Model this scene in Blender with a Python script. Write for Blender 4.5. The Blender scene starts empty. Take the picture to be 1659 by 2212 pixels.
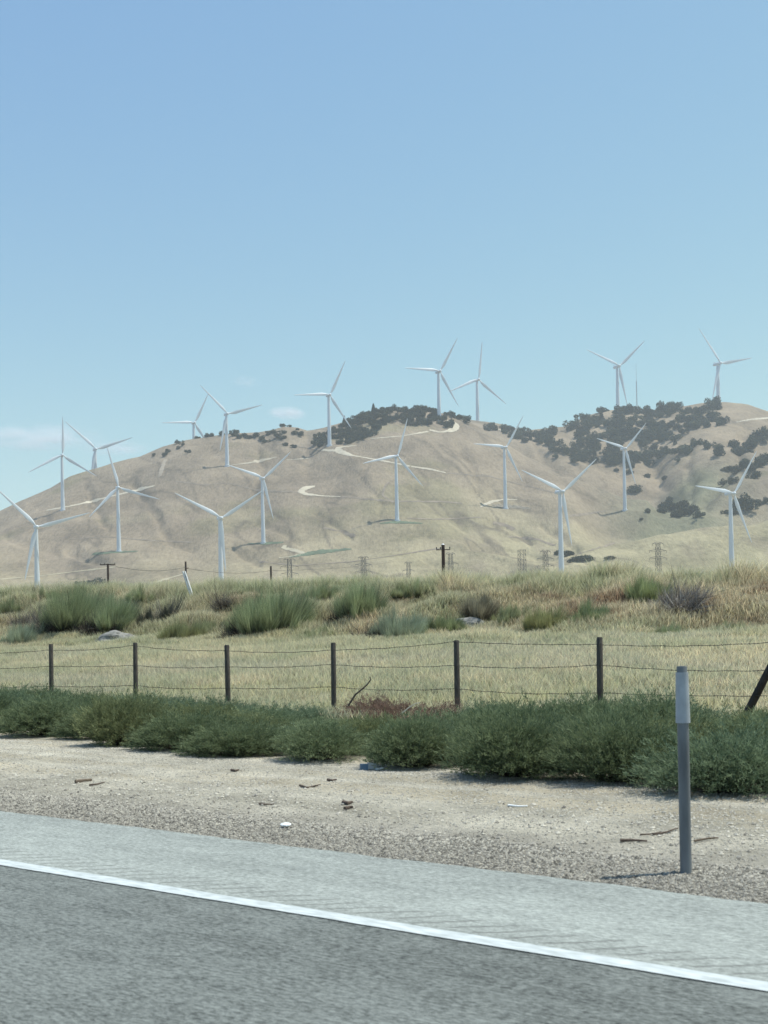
import bpy, bmesh, math, random
import numpy as np
from mathutils import Vector, Matrix
from mathutils.bvhtree import BVHTree

random.seed(7)
R_ = np.random.default_rng(11)
rad = math.radians
S = bpy.context.scene
COL = S.collection
PI = math.pi

# ------------------------------------------------------------------ camera
# picture units: 1659 wide x 2212 high
W_, F_, YC, EYE = 1659.0, 2654.0, 1360.0, 1.35
RHO = rad(1.17)
cam_d = bpy.data.cameras.new('camera')
cam = bpy.data.objects.new('camera', cam_d); COL.objects.link(cam); S.camera = cam
cr, sr = math.cos(RHO), math.sin(RHO)
cam.matrix_world = Matrix(((cr, sr, 0, 0), (0, 0, -1, 0), (-sr, cr, 0, EYE), (0, 0, 0, 1)))
cam_d.sensor_fit = 'HORIZONTAL'; cam_d.sensor_width = 36.0
cam_d.lens = 36.0 * F_ / W_
cam_d.shift_y = (YC - 1106.0) / W_
cam_d.clip_start = 0.1; cam_d.clip_end = 60000
cam_d.dof.use_dof = True; cam_d.dof.focus_distance = 45.0; cam_d.dof.aperture_fstop = 8.0

def tan_of(x, y):
    a = (x - W_ / 2) / F_; b = (YC - y) / F_
    return a * cr + b * sr, -a * sr + b * cr
def at(x, y, Y):
    tx, tz = tan_of(x, y)
    return Vector((tx * Y, Y, EYE + tz * Y))

# ------------------------------------------------------------------ world and sun
SUN_EL, SUN_AZ = rad(67), rad(78)      # high, beyond the scene, to the right
w = bpy.data.worlds.new('World'); S.world = w; w.use_nodes = True
nt = w.node_tree; nt.nodes.clear()
sky = nt.nodes.new('ShaderNodeTexSky'); sky.sky_type = 'NISHITA'; sky.sun_disc = False
sky.sun_elevation = SUN_EL; sky.sun_rotation = SUN_AZ
sky.air_density = 1.0; sky.dust_density = 1.2; sky.ozone_density = 1.6; sky.altitude = 300
tint = nt.nodes.new('ShaderNodeMixRGB'); tint.blend_type = 'MULTIPLY'; tint.inputs[0].default_value = 1
tint.inputs[2].default_value = (0.90, 1.0, 1.02, 1)
bg = nt.nodes.new('ShaderNodeBackground'); bg.inputs[1].default_value = 0.115
wo = nt.nodes.new('ShaderNodeOutputWorld')
sep = nt.nodes.new('ShaderNodeSeparateColor'); cmb = nt.nodes.new('ShaderNodeCombineColor')
nt.links.new(sky.outputs[0], sep.inputs[0])
for ci, (gm, kk) in enumerate([(0.95, 1.06), (0.80, 1.385), (0.25, 3.10)]):      # camera colour response
    pw = nt.nodes.new('ShaderNodeMath'); pw.operation = 'POWER'; pw.inputs[1].default_value = gm; nt.links.new(sep.outputs[ci], pw.inputs[0])
    ml = nt.nodes.new('ShaderNodeMath'); ml.operation = 'MULTIPLY'; ml.inputs[1].default_value = kk; nt.links.new(pw.outputs[0], ml.inputs[0]); nt.links.new(ml.outputs[0], cmb.inputs[ci])
nt.links.new(cmb.outputs[0], tint.inputs[1]); nt.links.new(tint.outputs[0], bg.inputs[0]); nt.links.new(bg.outputs[0], wo.inputs[0])
sd = bpy.data.lights.new('sun', 'SUN'); sd.energy = 4.0; sd.angle = rad(0.53); sd.color = (1.0, 0.985, 0.89)
sun = bpy.data.objects.new('sun', sd); COL.objects.link(sun)
sdir = Vector((math.sin(SUN_AZ) * math.cos(SUN_EL), math.cos(SUN_AZ) * math.cos(SUN_EL), math.sin(SUN_EL)))
sun.rotation_euler = sdir.to_track_quat('Z', 'Y').to_euler(); sun.location = (30, 30, 60)
S.view_settings.view_transform = 'Standard'; S.view_settings.look = 'None'
S.view_settings.exposure = 0.42; S.view_settings.gamma = 1.0
S.render.engine = 'CYCLES'
S.cycles.volume_bounces = 4

# ------------------------------------------------------------------ helpers
def link(o, parent=None):
    COL.objects.link(o)
    if parent is not None: o.parent = parent
    return o
def tag(o, label=None, cat=None, group=None, kind=None):
    if label: o['label'] = label
    if cat: o['category'] = cat
    if group: o['group'] = group
    if kind: o['kind'] = kind
    return o
def empty(name, loc, rz=0.0):
    o = bpy.data.objects.new(name, None); COL.objects.link(o)
    o.location = loc; o.rotation_euler = (0, 0, rz); o.empty_display_size = 0.3
    return o
def np_mesh(name, V, Fc, m=None, col=None, smooth=False, parent=None, make=True, uvn=None):
    """V (n,3), Fc (k,3|4) ints -> object; col (n,3) point colours"""
    V = np.ascontiguousarray(V, dtype=np.float32); Fc = np.ascontiguousarray(Fc, dtype=np.int32)
    me = bpy.data.meshes.new(name)
    k, c = Fc.shape
    me.vertices.add(len(V)); me.vertices.foreach_set('co', V.ravel())
    me.loops.add(k * c); me.loops.foreach_set('vertex_index', Fc.ravel())
    me.polygons.add(k); me.polygons.foreach_set('loop_start', np.arange(0, k * c, c, dtype=np.int32))
    me.polygons.foreach_set('loop_total', np.full(k, c, dtype=np.int32))
    me.polygons.foreach_set('use_smooth', np.full(k, smooth, dtype=bool))
    me.update(calc_edges=True)
    if col is not None:
        a = me.color_attributes.new('Col', 'FLOAT_COLOR', 'POINT')
        cc = np.ones((len(V), 4), dtype=np.float32); cc[:, :3] = col
        a.data.foreach_set('color', cc.ravel())
    if m: me.materials.append(m)
    if not make: return me
    return link(bpy.data.objects.new(name, me), parent)

class MB:
    def __init__(s): s.v = []; s.f = []
    def add(s, vs, fs):
        b = len(s.v); s.v += [tuple(v) for v in vs]; s.f += [tuple(b + i for i in f) for f in fs]
    def box(s, c, d, rot=None):
        M = rot or Matrix.Identity(3); c = Vector(c)
        vs = [c + M @ Vector((d[0] * i / 2, d[1] * j / 2, d[2] * k / 2)) for k in (-1, 1) for j in (-1, 1) for i in (-1, 1)]
        s.add(vs, [(0, 2, 3, 1), (4, 5, 7, 6), (0, 1, 5, 4), (2, 6, 7, 3), (0, 4, 6, 2), (1, 3, 7, 5)])
    def tube(s, pts, rs, n=8, cap=True, sq=1.0):
        pts = [Vector(p) for p in pts]
        if not hasattr(rs, '__len__'): rs = [rs] * len(pts)
        b = len(s.v); up0 = None
        for i, p in enumerate(pts):
            t = (pts[min(i + 1, len(pts) - 1)] - pts[max(i - 1, 0)]).normalized()
            if up0 is None:
                up0 = Vector((0, 1, 0)) if abs(t.y) < 0.9 else Vector((1, 0, 0))
            u = t.cross(up0).normalized(); v = u.cross(t).normalized(); up0 = v
            for k in range(n):
                a = 2 * PI * k / n
                s.v.append(tuple(p + (u * math.cos(a) + v * math.sin(a) * sq) * rs[i]))
        for i in range(len(pts) - 1):
            for k in range(n):
                s.f.append((b + i * n + k, b + i * n + (k + 1) % n, b + (i + 1) * n + (k + 1) % n, b + (i + 1) * n + k))
        if cap:
            s.f.append(tuple(b + k for k in range(n))[::-1])
            s.f.append(tuple(b + (len(pts) - 1) * n + k for k in range(n)))
    def build(s, name, m, parent=None, smooth=True, loc=None):
        me = bpy.data.meshes.new(name); me.from_pydata(s.v, [], s.f)
        bm = bmesh.new(); bm.from_mesh(me); bmesh.ops.recalc_face_normals(bm, faces=bm.faces); bm.to_mesh(me); bm.free()
        if smooth:
            me.polygons.foreach_set('use_smooth', [True] * len(me.polygons))
            try: me.set_sharp_from_angle(angle=rad(40))
            except Exception: pass
        me.materials.append(m)
        o = link(bpy.data.objects.new(name, me), parent)
        if loc is not None: o.location = loc
        return o

_tab = np.random.default_rng(5).random((512, 512))
def vn(x, y):
    xi = np.floor(x).astype(int); yi = np.floor(y).astype(int)
    fx = x - xi; fy = y - yi; fx = fx * fx * (3 - 2 * fx); fy = fy * fy * (3 - 2 * fy)
    a = _tab[xi % 512, yi % 512]; b = _tab[(xi + 1) % 512, yi % 512]
    c = _tab[xi % 512, (yi + 1) % 512]; d = _tab[(xi + 1) % 512, (yi + 1) % 512]
    return (a * (1 - fx) + b * fx) * (1 - fy) + (c * (1 - fx) + d * fx) * fy
def fbm(x, y, o=4, seed=0):
    x = np.asarray(x, float) + seed * 37.3; y = np.asarray(y, float) + seed * 91.7
    r = 0; a = 0.5; t = 0
    for i in range(o):
        r = r + a * vn(x, y); t += a; a *= 0.5; x = x * 2.03 + 11.1; y = y * 2.03 + 5.7
    return r / t
def sstep(a, b, x):
    t = np.clip((np.asarray(x, float) - a) / (b - a), 0, 1); return t * t * (3 - 2 * t)
def mixc(a, b, t):
    t = np.asarray(t)[..., None]; return np.asarray(a) * (1 - t) + np.asarray(b) * t

# ------------------------------------------------------------------ materials
def mat(name, base, rough=0.8, **k):
    """base colour with noise variation; k: var, scale, bump, bscale, stretch, metallic, spec"""
    m = bpy.data.materials.new(name); m.use_nodes = True; n = m.node_tree; n.nodes.clear(); L = n.links
    o = n.nodes.new('ShaderNodeOutputMaterial'); b = n.nodes.new('ShaderNodeBsdfPrincipled')
    b.inputs['Roughness'].default_value = rough; b.inputs['Metallic'].default_value = k.get('metallic', 0)
    b.inputs['Specular IOR Level'].default_value = k.get('spec', 0.3)
    tc = n.nodes.new('ShaderNodeTexCoord'); mp = n.nodes.new('ShaderNodeMapping')
    mp.inputs['Scale'].default_value = k.get('stretch', (1, 1, 1)); L.new(tc.outputs['Object'], mp.inputs[0])
    nz = n.nodes.new('ShaderNodeTexNoise'); nz.inputs['Scale'].default_value = k.get('scale', 6); nz.inputs['Detail'].default_value = 5
    L.new(mp.outputs[0], nz.inputs[0])
    v = k.get('var', 0.25)
    rp = n.nodes.new('ShaderNodeValToRGB')
    rp.color_ramp.elements[0].position = 0.3; rp.color_ramp.elements[1].position = 0.7
    c1 = k.get('c0', tuple(c * (1 - v) for c in base)); c2 = k.get('c1', tuple(min(1, c * (1 + v)) for c in base))
    rp.color_ramp.elements[0].color = (*c1, 1); rp.color_ramp.elements[1].color = (*c2, 1)
    L.new(nz.outputs[0], rp.inputs[0]); L.new(rp.outputs[0], b.inputs['Base Color'])
    if k.get('bump'):
        n2 = n.nodes.new('ShaderNodeTexNoise'); n2.inputs['Scale'].default_value = k.get('bscale', 40); n2.inputs['Detail'].default_value = 3
        L.new(mp.outputs[0], n2.inputs[0])
        bp = n.nodes.new('ShaderNodeBump'); bp.inputs['Strength'].default_value = k['bump']; bp.inputs['Distance'].default_value = k.get('bdist', 0.02)
        L.new(n2.outputs[0], bp.inputs['Height']); L.new(bp.outputs[0], b.inputs['Normal'])
    L.new(b.outputs[0], o.inputs[0]); return m

def leaf_mat(name, trans=0.35, rough=0.7, spec=0.15):
    m = bpy.data.materials.new(name); m.use_nodes = True; n = m.node_tree; n.nodes.clear(); L = n.links
    o = n.nodes.new('ShaderNodeOutputMaterial'); b = n.nodes.new('ShaderNodeBsdfPrincipled')
    a = n.nodes.new('ShaderNodeAttribute'); a.attribute_name = 'Col'
    b.inputs['Roughness'].default_value = rough; b.inputs['Specular IOR Level'].default_value = spec
    t = n.nodes.new('ShaderNodeBsdfTranslucent'); mx = n.nodes.new('ShaderNodeMixShader'); mx.inputs[0].default_value = trans
    L.new(a.outputs['Color'], b.inputs['Base Color']); L.new(a.outputs['Color'], t.inputs['Color'])
    L.new(b.outputs[0], mx.inputs[1]); L.new(t.outputs[0], mx.inputs[2]); L.new(mx.outputs[0], o.inputs[0])
    return m

M_LEAF = leaf_mat('leaf'); M_GRASS = leaf_mat('dry_grass', 0.42)
M_TREE = leaf_mat('tree_leaf', 0.15)
M_WHITE = mat('turbine_white', (0.60, 0.635, 0.67), 0.45, var=0.03, scale=0.05, spec=0.4)
M_WOOD = mat('weathered_wood', (0.085, 0.075, 0.065), 0.9, var=0.45, scale=14, stretch=(4, 4, 0.6), bump=0.5, bscale=60)
M_POLE = mat('creosote_wood', (0.06, 0.042, 0.035), 0.9, var=0.35, scale=6, stretch=(3, 3, 0.4))
M_WIRE = mat('rusty_wire', (0.05, 0.045, 0.04), 0.7, var=0.3, scale=20)
M_STEEL = mat('galvanised_steel', (0.07, 0.073, 0.08), 0.6, var=0.2, scale=1)
M_TWIG = mat('dead_twig', (0.10, 0.075, 0.06), 0.9, var=0.4, scale=30)
M_DEAD = leaf_mat('dead_and_shade_stems', 0.05)

def road_mat(name, lo, hi, extra=False):
    m = bpy.data.materials.new(name); m.use_nodes = True; n = m.node_tree; n.nodes.clear(); L = n.links
    o = n.nodes.new('ShaderNodeOutputMaterial'); b = n.nodes.new('ShaderNodeBsdfPrincipled')
    b.inputs['Roughness'].default_value = 0.85; b.inputs['Specular IOR Level'].default_value = 0.25
    tc = n.nodes.new('ShaderNodeTexCoord')
    def noise(scale, st, det=4, rgh=0.6):
        mp = n.nodes.new('ShaderNodeMapping'); mp.inputs['Scale'].default_value = st; L.new(tc.outputs['Object'], mp.inputs[0])
        z = n.nodes.new('ShaderNodeTexNoise'); z.inputs['Scale'].default_value = scale; z.inputs['Detail'].default_value = det; z.inputs['Roughness'].default_value = rgh
        L.new(mp.outputs[0], z.inputs[0]); return z
    fine = noise(54, (0.42, 1, 1), 4, 0.85); mid = noise(10, (0.4, 1, 1), 4); big = noise(0.8, (0.3, 1, 1), 4)
    def math_(op, a, b_, v=None):
        q = n.nodes.new('ShaderNodeMath'); q.operation = op
        for i, s_ in enumerate((a, b_)):
            if isinstance(s_, (int, float)): q.inputs[i].default_value = s_
            else: L.new(s_, q.inputs[i])
        return q.outputs[0]
    s1 = math_('MULTIPLY', fine.outputs[0], 0.65); s2 = math_('MULTIPLY', mid.outputs[0], 0.15); s3 = math_('MULTIPLY', big.outputs[0], 0.2)
    tot = math_('ADD', math_('ADD', s1, s2), s3)
    rp = n.nodes.new('ShaderNodeValToRGB'); rp.color_ramp.elements[0].position = 0.40; rp.color_ramp.elements[1].position = 0.60
    rp.color_ramp.elements[0].color = (*lo, 1); rp.color_ramp.elements[1].color = (*hi, 1)
    L.new(tot, rp.inputs[0]); colr = rp.outputs[0]
    if extra:   # ground-in rumble strip scrapes beside the line
        sx = n.nodes.new('ShaderNodeSeparateXYZ'); L.new(tc.outputs['Object'], sx.inputs[0])
        wob = noise(2.5, (1, 1, 1), 3)
        xx = math_('ADD', math_('MULTIPLY', math_('SUBTRACT', sx.outputs[0], math_('MULTIPLY', sx.outputs[1], 1.15)), 1 / 0.17), math_('MULTIPLY', wob.outputs[0], 1.1))
        fr = math_('FRACT', xx, 0)
        g = math_('LESS_THAN', fr, 0.22)
        yy = math_('SUBTRACT', sx.outputs[1], 4.66)
        yb = math_('ABSOLUTE', yy, 0); inb = math_('LESS_THAN', math_('ADD', yb, math_('MULTIPLY', mid.outputs[0], 0.12)), 0.17)
        gm = math_('MULTIPLY', math_('MULTIPLY', g, inb), math_('MULTIPLY', mid.outputs[0], 0.85))
        mx = n.nodes.new('ShaderNodeMixRGB'); L.new(gm, mx.inputs[0]); L.new(colr, mx.inputs[1]); mx.inputs[2].default_value = (0.055, 0.053, 0.05, 1)
        colr = mx.outputs[0]
    L.new(colr, b.inputs['Base Color'])
    bp = n.nodes.new('ShaderNodeBump'); bp.inputs['Strength'].default_value = 0.6; bp.inputs['Distance'].default_value = 0.006
    L.new(tot, bp.inputs['Height']); L.new(bp.outputs[0], b.inputs['Normal'])
    L.new(b.outputs[0], o.inputs[0]); return m
M_LANE = road_mat('lane_asphalt', (0.036, 0.040, 0.038), (0.220, 0.238, 0.226))
M_SHOULDER = road_mat('shoulder_asphalt', (0.132, 0.143, 0.135), (0.380, 0.406, 0.382), True)
M_PAINT = mat('road_paint', (0.6, 0.62, 0.62), 0.6, c0=(0.36, 0.39, 0.39), c1=(0.56, 0.60, 0.61), scale=32, stretch=(0.3, 1, 1), bump=0.3, bscale=90, bdist=0.004)

# ground: attribute colour times noise, with pebble bump
def ground_mat(name, scale, bump, bdist, streak=(1, 1, 1), amp=0.5, scale2=1.0):
    m = bpy.data.materials.new(name); m.use_nodes = True; n = m.node_tree; n.nodes.clear(); L = n.links
    o = n.nodes.new('ShaderNodeOutputMaterial'); b = n.nodes.new('ShaderNodeBsdfPrincipled')
    b.inputs['Roughness'].default_value = 0.95; b.inputs['Specular IOR Level'].default_value = 0.1
    a = n.nodes.new('ShaderNodeAttribute'); a.attribute_name = 'Col'
    tc = n.nodes.new('ShaderNodeTexCoord'); mp = n.nodes.new('ShaderNodeMapping'); mp.inputs['Scale'].default_value = streak
    L.new(tc.outputs['Object'], mp.inputs[0])
    z = n.nodes.new('ShaderNodeTexNoise'); z.inputs['Scale'].default_value = scale; z.inputs['Detail'].default_value = 6; z.inputs['Roughness'].default_value = 0.7
    L.new(mp.outputs[0], z.inputs[0])
    z2 = n.nodes.new('ShaderNodeTexNoise'); z2.inputs['Scale'].default_value = scale2; z2.inputs['Detail'].default_value = 4
    L.new(tc.outputs['Object'], z2.inputs[0])
    av = n.nodes.new('ShaderNodeMath'); av.operation = 'ADD'; L.new(z.outputs[0], av.inputs[0]); L.new(z2.outputs[0], av.inputs[1])
    mr = n.nodes.new('ShaderNodeMapRange'); mr.inputs[1].default_value = 0.7; mr.inputs[2].default_value = 1.3
    mr.inputs[3].default_value = 1 - amp; mr.inputs[4].default_value = 1 + amp; L.new(av.outputs[0], mr.inputs[0])
    vm = n.nodes.new('ShaderNodeVectorMath'); vm.operation = 'SCALE'; L.new(a.outputs['Color'], vm.inputs[0]); L.new(mr.outputs[0], vm.inputs['Scale'])
    L.new(vm.outputs[0], b.inputs['Base Color'])
    bp = n.nodes.new('ShaderNodeBump'); bp.inputs['Strength'].default_value = bump; bp.inputs['Distance'].default_value = bdist
    L.new(z.outputs[0], bp.inputs['Height']); L.new(bp.outputs[0], b.inputs['Normal'])
    L.new(b.outputs[0], o.inputs[0]); return m
M_GROUND = ground_mat('dirt_and_gravel', 26, 1.0, 0.06, (0.7, 1, 1), 0.36, 1.3)
M_HILL = ground_mat('hill_grass', 0.15, 1.0, 2.0, (1.6, 0.55, 0.8), 0.36, 0.012)

# ------------------------------------------------------------------ road frame: local x = along the road, y = across, away from the camera
ROT = -math.atan2(0.6061, 0.7954); CA, SA = math.cos(ROT), math.sin(ROT)
def loc2w(s, p): return CA * s - SA * p, SA * s + CA * p
def w2loc(X, Y): return CA * X + SA * Y, -SA * X + CA * Y
def roadobj(o): o.rotation_euler = (0, 0, ROT); return o

def zg(s, p):
    s = np.asarray(s, float); p = np.asarray(p, float)
    crest = np.interp(s, [-90, -54, -29, -14, 10, 40], [3.45, 3.2, 2.75, 2.45, 2.4, 2.4])
    z = np.interp(p, [-40, 5.70, 5.85, 6.4, 9, 12.5, 16, 18, 24, 30.5], [-0.07, -0.07, -0.035, -0.03, 0.0, -0.09, -0.22, -0.2, 0.25, 0.85])
    t = sstep(29.5, 38.5, p); back = 1 - sstep(40, 50, p)
    z = np.where(p > 29.5, 0.80 + (crest - 0.80) * t * back + (p > 40) * 0, z)
    hum = (fbm(s / 2.2, p / 1.6, 3, 3) - 0.5) * 1.05 * sstep(29, 33, p) * (1 - 0.75 * sstep(35.5, 38.5, p))
    small = (fbm(s / 0.9, p / 0.7, 3, 9) - 0.5) * 0.05 * sstep(6.2, 7.5, p)
    z = z - 0.6 * sstep(55, 75, p)
    return z + hum + small

# one mesh grid with finer rows near the camera
ps = np.concatenate([np.linspace(-40, 5.6, 20), np.linspace(5.7, 9.5, 70), np.linspace(9.6, 30, 110), np.linspace(30.2, 45, 110), np.linspace(46, 76, 20)])
ss = np.concatenate([np.linspace(-320, -75, 50), np.linspace(-74.5, 8, 420), np.linspace(9, 150, 40)])
SG, PG = np.meshgrid(ss, ps, indexing='ij')
Z = zg(SG, PG); V = np.stack([SG, PG, Z], -1).reshape(-1, 3)
ni, nj = SG.shape
idx = np.arange(ni * nj).reshape(ni, nj)
Fq = np.stack([idx[:-1, :-1], idx[1:, :-1], idx[1:, 1:], idx[:-1, 1:]], -1).reshape(-1, 4)
gn = fbm(SG / 3.0, PG / 1.0, 4, 2)
gravel = mixc((0.41, 0.38, 0.31), (0.56, 0.52, 0.43), sstep(0.3, 0.7, fbm(SG / 5, PG / 0.3, 4, 2)))
gravel = mixc(gravel, (0.45, 0.395, 0.295), sstep(0.42, 0.62, fbm(SG / 6, PG / 0.22, 3, 7)) * sstep(7.2, 8.0, PG) * 0.8)
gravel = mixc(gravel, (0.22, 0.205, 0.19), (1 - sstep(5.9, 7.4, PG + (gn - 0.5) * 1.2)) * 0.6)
soil = mixc((0.26, 0.22, 0.14), (0.38, 0.33, 0.20), fbm(SG / 4, PG / 3, 3, 4))
cg = mixc(gravel, soil, sstep(11, 17, PG + (gn - 0.5) * 3))
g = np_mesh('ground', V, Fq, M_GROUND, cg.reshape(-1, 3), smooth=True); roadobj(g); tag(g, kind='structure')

def strip(name, p0, p1, z, m, s0=-320, s1=150, wob=0.0):
    sx = np.unique(np.concatenate([np.linspace(s0, s1, 400), np.linspace(-25, 6, 1600)])) if wob else np.linspace(s0, s1, 40)
    e0 = p0 + wob * (fbm(sx * 2.2, sx * 0 + 3, 3, 1) - 0.5); e1 = p1 + wob * (fbm(sx * 2.6, sx * 0 + 8, 4, 2) - 0.5)
    V = np.concatenate([np.stack([sx, e0, sx * 0 + z], -1), np.stack([sx, e1, sx * 0 + z], -1)])
    k = len(sx); a = np.arange(k - 1); Fc = np.stack([a, a + 1, a + 1 + k, a + k], -1)
    o = np_mesh(name, V, Fc, m); roadobj(o); tag(o, kind='structure'); return o
strip('road', -30, 4.44, 0.0, M_LANE)
strip('road_shoulder', 4.44, 5.78, 0.0, M_SHOULDER, wob=0.07)
strip('edge_line', 4.388, 4.502, 0.005, M_PAINT, wob=0.016)

# ------------------------------------------------------------------ hills
yA = [(-420, 1300), (-250, 1220), (-100, 1145), (0, 1104), (50, 1082), (110, 1055), (150, 1030), (200, 1012), (240, 1000), (300, 985), (350, 962), (400, 949), (440, 944), (500, 934), (531, 932),
      (560, 931), (585, 927), (612, 920), (642, 923), (665, 931), (700, 924), (740, 911), (773, 899), (823, 882), (860, 881), (900, 881), (934, 886), (968, 891), (1018, 911), (1062, 938),
      (1134, 985), (1206, 1010), (1264, 1039), (1350, 1074), (1397, 1079), (1422, 1105), (1469, 1122), (1560, 1075), (1659, 1050), (1900, 1020), (2100, 1010)]
yB = [(-420, 1330), (0, 1130), (500, 950), (900, 896), (968, 900), (1018, 906), (1062, 913), (1098, 920), (1130, 929), (1170, 927), (1217, 921), (1249, 906), (1278, 895), (1314, 886), (1350, 884),
      (1386, 888), (1422, 884), (1472, 877), (1523, 869), (1566, 869), (1616, 875), (1659, 889), (1750, 915), (2100, 985)]
y3 = [(-420, 1240), (0, 1218), (400, 1203), (800, 1183), (1100, 1178), (1200, 1172), (1278, 1161), (1361, 1143), (1469, 1127), (1659, 1109), (2100, 1085)]
def curve(c):
    T = [tan_of(x, y) for x, y in c]; T.sort(); a = np.array(T); return a[:, 0], a[:, 1]
NX = 620
txs = np.linspace(-0.50, 0.50, NX)
Ys = np.concatenate([np.linspace(80, 900, 60), np.linspace(904, 1240, 90), np.linspace(1243, 2140, 300), np.linspace(2143, 2760, 170), np.linspace(2780, 4600, 40)])
def cz(c, Yd):
    a, b = curve(c); return EYE + np.interp(txs, a, b) * Yd
xpix = txs * F_ + W_ / 2
YA = np.interp(xpix, [-400, 0, 300, 1000, 1200, 1469, 1900], [1950, 1950, 2020, 2050, 1950, 1760, 1760])
wC = sstep(1230, 1330, xpix)           # where the low knoll hides a hollow
wA = 1 - sstep(1400, 1500, xpix)       # where the near ridge hides a hollow
z600 = cz([(-500, 1340), (2100, 1322)], 600); z1000 = cz([(-500, 1308), (830, 1298), (2100, 1275)], 1000)
z1250 = cz([(-500, 1280), (830, 1262), (1200, 1248), (1659, 1225), (2100, 1200)], 1250)
z3 = cz(y3, 1450.0)
zA = EYE + np.interp(txs, *curve(yA)) * YA + 2.5
zB = cz(yB, 2600.0) + 1.5
HZ = np.zeros((NX, len(Ys)))
for i in range(NX):
    z4l = z3[i] + (zA[i] - z3[i]) * (1600 - 1450) / (YA[i] - 1450)
    z4 = z4l * (1 - wC[i]) + (z3[i] - 10) * wC[i]
    z6l = zA[i] + (zB[i] - zA[i]) * 140 / (2600 - YA[i])
    z6 = (zA[i] - 22) * wA[i] + z6l * (1 - wA[i])
    k = [80, 150, 600, 1000, 1250, 1450, 1600, YA[i], YA[i] + 140, 2600, 2760, 3100, 4600]
    q = [0.0, 0.9, z600[i], z1000[i], z1250[i], z3[i], z4, zA[i], z6, zB[i], zB[i] - 35, zB[i] - 90, zB[i] - 260]
    HZ[i] = np.interp(Ys, k, q)
# smooth along depth
Yf = np.arange(80, 4600, 4.0); ker = np.exp(-0.5 * (np.arange(-12, 13) * 4.0 / 15) ** 2); ker /= ker.sum()
for i in range(NX):
    h = np.interp(Yf, Ys, HZ[i]); hp = np.pad(h, 12, mode='edge'); HZ[i] = np.interp(Ys, Yf, np.convolve(hp, ker, 'valid'))
TX, YY = np.meshgrid(txs, Ys, indexing='ij'); XX = TX * YY
XP = TX * F_ + W_ / 2
env = sstep(700, 1300, YY); rid = 1 - 0.8 * np.exp(-((YY - YA[:, None]) / 90.0) ** 2) * wA[:, None] - 0.75 * np.exp(-((YY - 2600) / 90.0) ** 2)
n1 = fbm((XX + YY * 0.25) / 210, YY / 620, 3, 1); n2 = fbm((XX + YY * 0.3) / 70, YY / 240, 4, 2); n3 = fbm(XX / 22, YY / 40, 3, 6)
ridge = 1 - np.abs(2 * n1 - 1) * 1.6
HZ = HZ + env * rid * ((ridge - 0.6) * 19 + (n2 - 0.5) * 11 + (n3 - 0.5) * 5.0)
# washes and hollows cut into the slopes
YPv = YC - (HZ - EYE) / YY * F_ - XX / YY * F_ * math.tan(RHO)
GUL = [([(1020, 1178), (1100, 1190), (1160, 1203), (1225, 1216)], 8, 9), ([(1065, 1128), (1095, 1134), (1125, 1150), (1150, 1172)], 7, 8), ([(1180, 1140), (1220, 1160), (1250, 1190)], 9, 8),
       ([(692, 1108), (733, 1137), (760, 1160)], 6, 6), ([(843, 1036), (827, 1076), (820, 1110)], 5, 5), ([(800, 1003), (780, 1030)], 5, 4), ([(360, 1150), (376, 1170), (420, 1186)], 9, 8), ([(505, 1180), (525, 1197), (560, 1215)], 9, 8),
       ([(150, 1190), (180, 1202), (230, 1212)], 10, 8), ([(20, 1160), (70, 1178), (120, 1192)], 10, 7), ([(560, 1130), (620, 1150), (650, 1170)], 8, 6), ([(900, 1060), (960, 1100), (1010, 1140)], 10, 9),
       ([(300, 1050), (330, 1090), (350, 1130)], 9, 8), ([(1000, 960), (1030, 1010), (1040, 1060)], 9, 9), ([(560, 970), (575, 1010), (560, 1060)], 8, 8), ([(200, 1060), (215, 1100), (240, 1140)], 9, 8),
       ([(1160, 960), (1190, 1000), (1240, 1045), (1320, 1085)], 10, 10), ([(1500, 960), (1490, 1000), (1500, 1050), (1490, 1100)], 12, 14), ([(1620, 930), (1600, 990), (1560, 1040), (1530, 1090)], 12, 14), ([(1400, 960), (1410, 1000), (1440, 1050)], 12, 12)]
creas_shade = np.zeros_like(HZ)
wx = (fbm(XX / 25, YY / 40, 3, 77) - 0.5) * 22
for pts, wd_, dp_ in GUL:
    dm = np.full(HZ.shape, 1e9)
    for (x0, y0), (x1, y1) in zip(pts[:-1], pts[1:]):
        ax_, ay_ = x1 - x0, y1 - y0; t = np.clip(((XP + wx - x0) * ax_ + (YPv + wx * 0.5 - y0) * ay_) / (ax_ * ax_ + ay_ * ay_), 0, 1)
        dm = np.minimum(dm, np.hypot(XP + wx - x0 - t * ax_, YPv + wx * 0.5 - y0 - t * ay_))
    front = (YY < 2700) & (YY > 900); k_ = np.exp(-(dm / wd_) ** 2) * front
    HZ = HZ - dp_ * 0.6 * k_; creas_shade = np.maximum(creas_shade, np.exp(-(dm / (wd_ * 0.3)) ** 2) * front)
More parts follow.
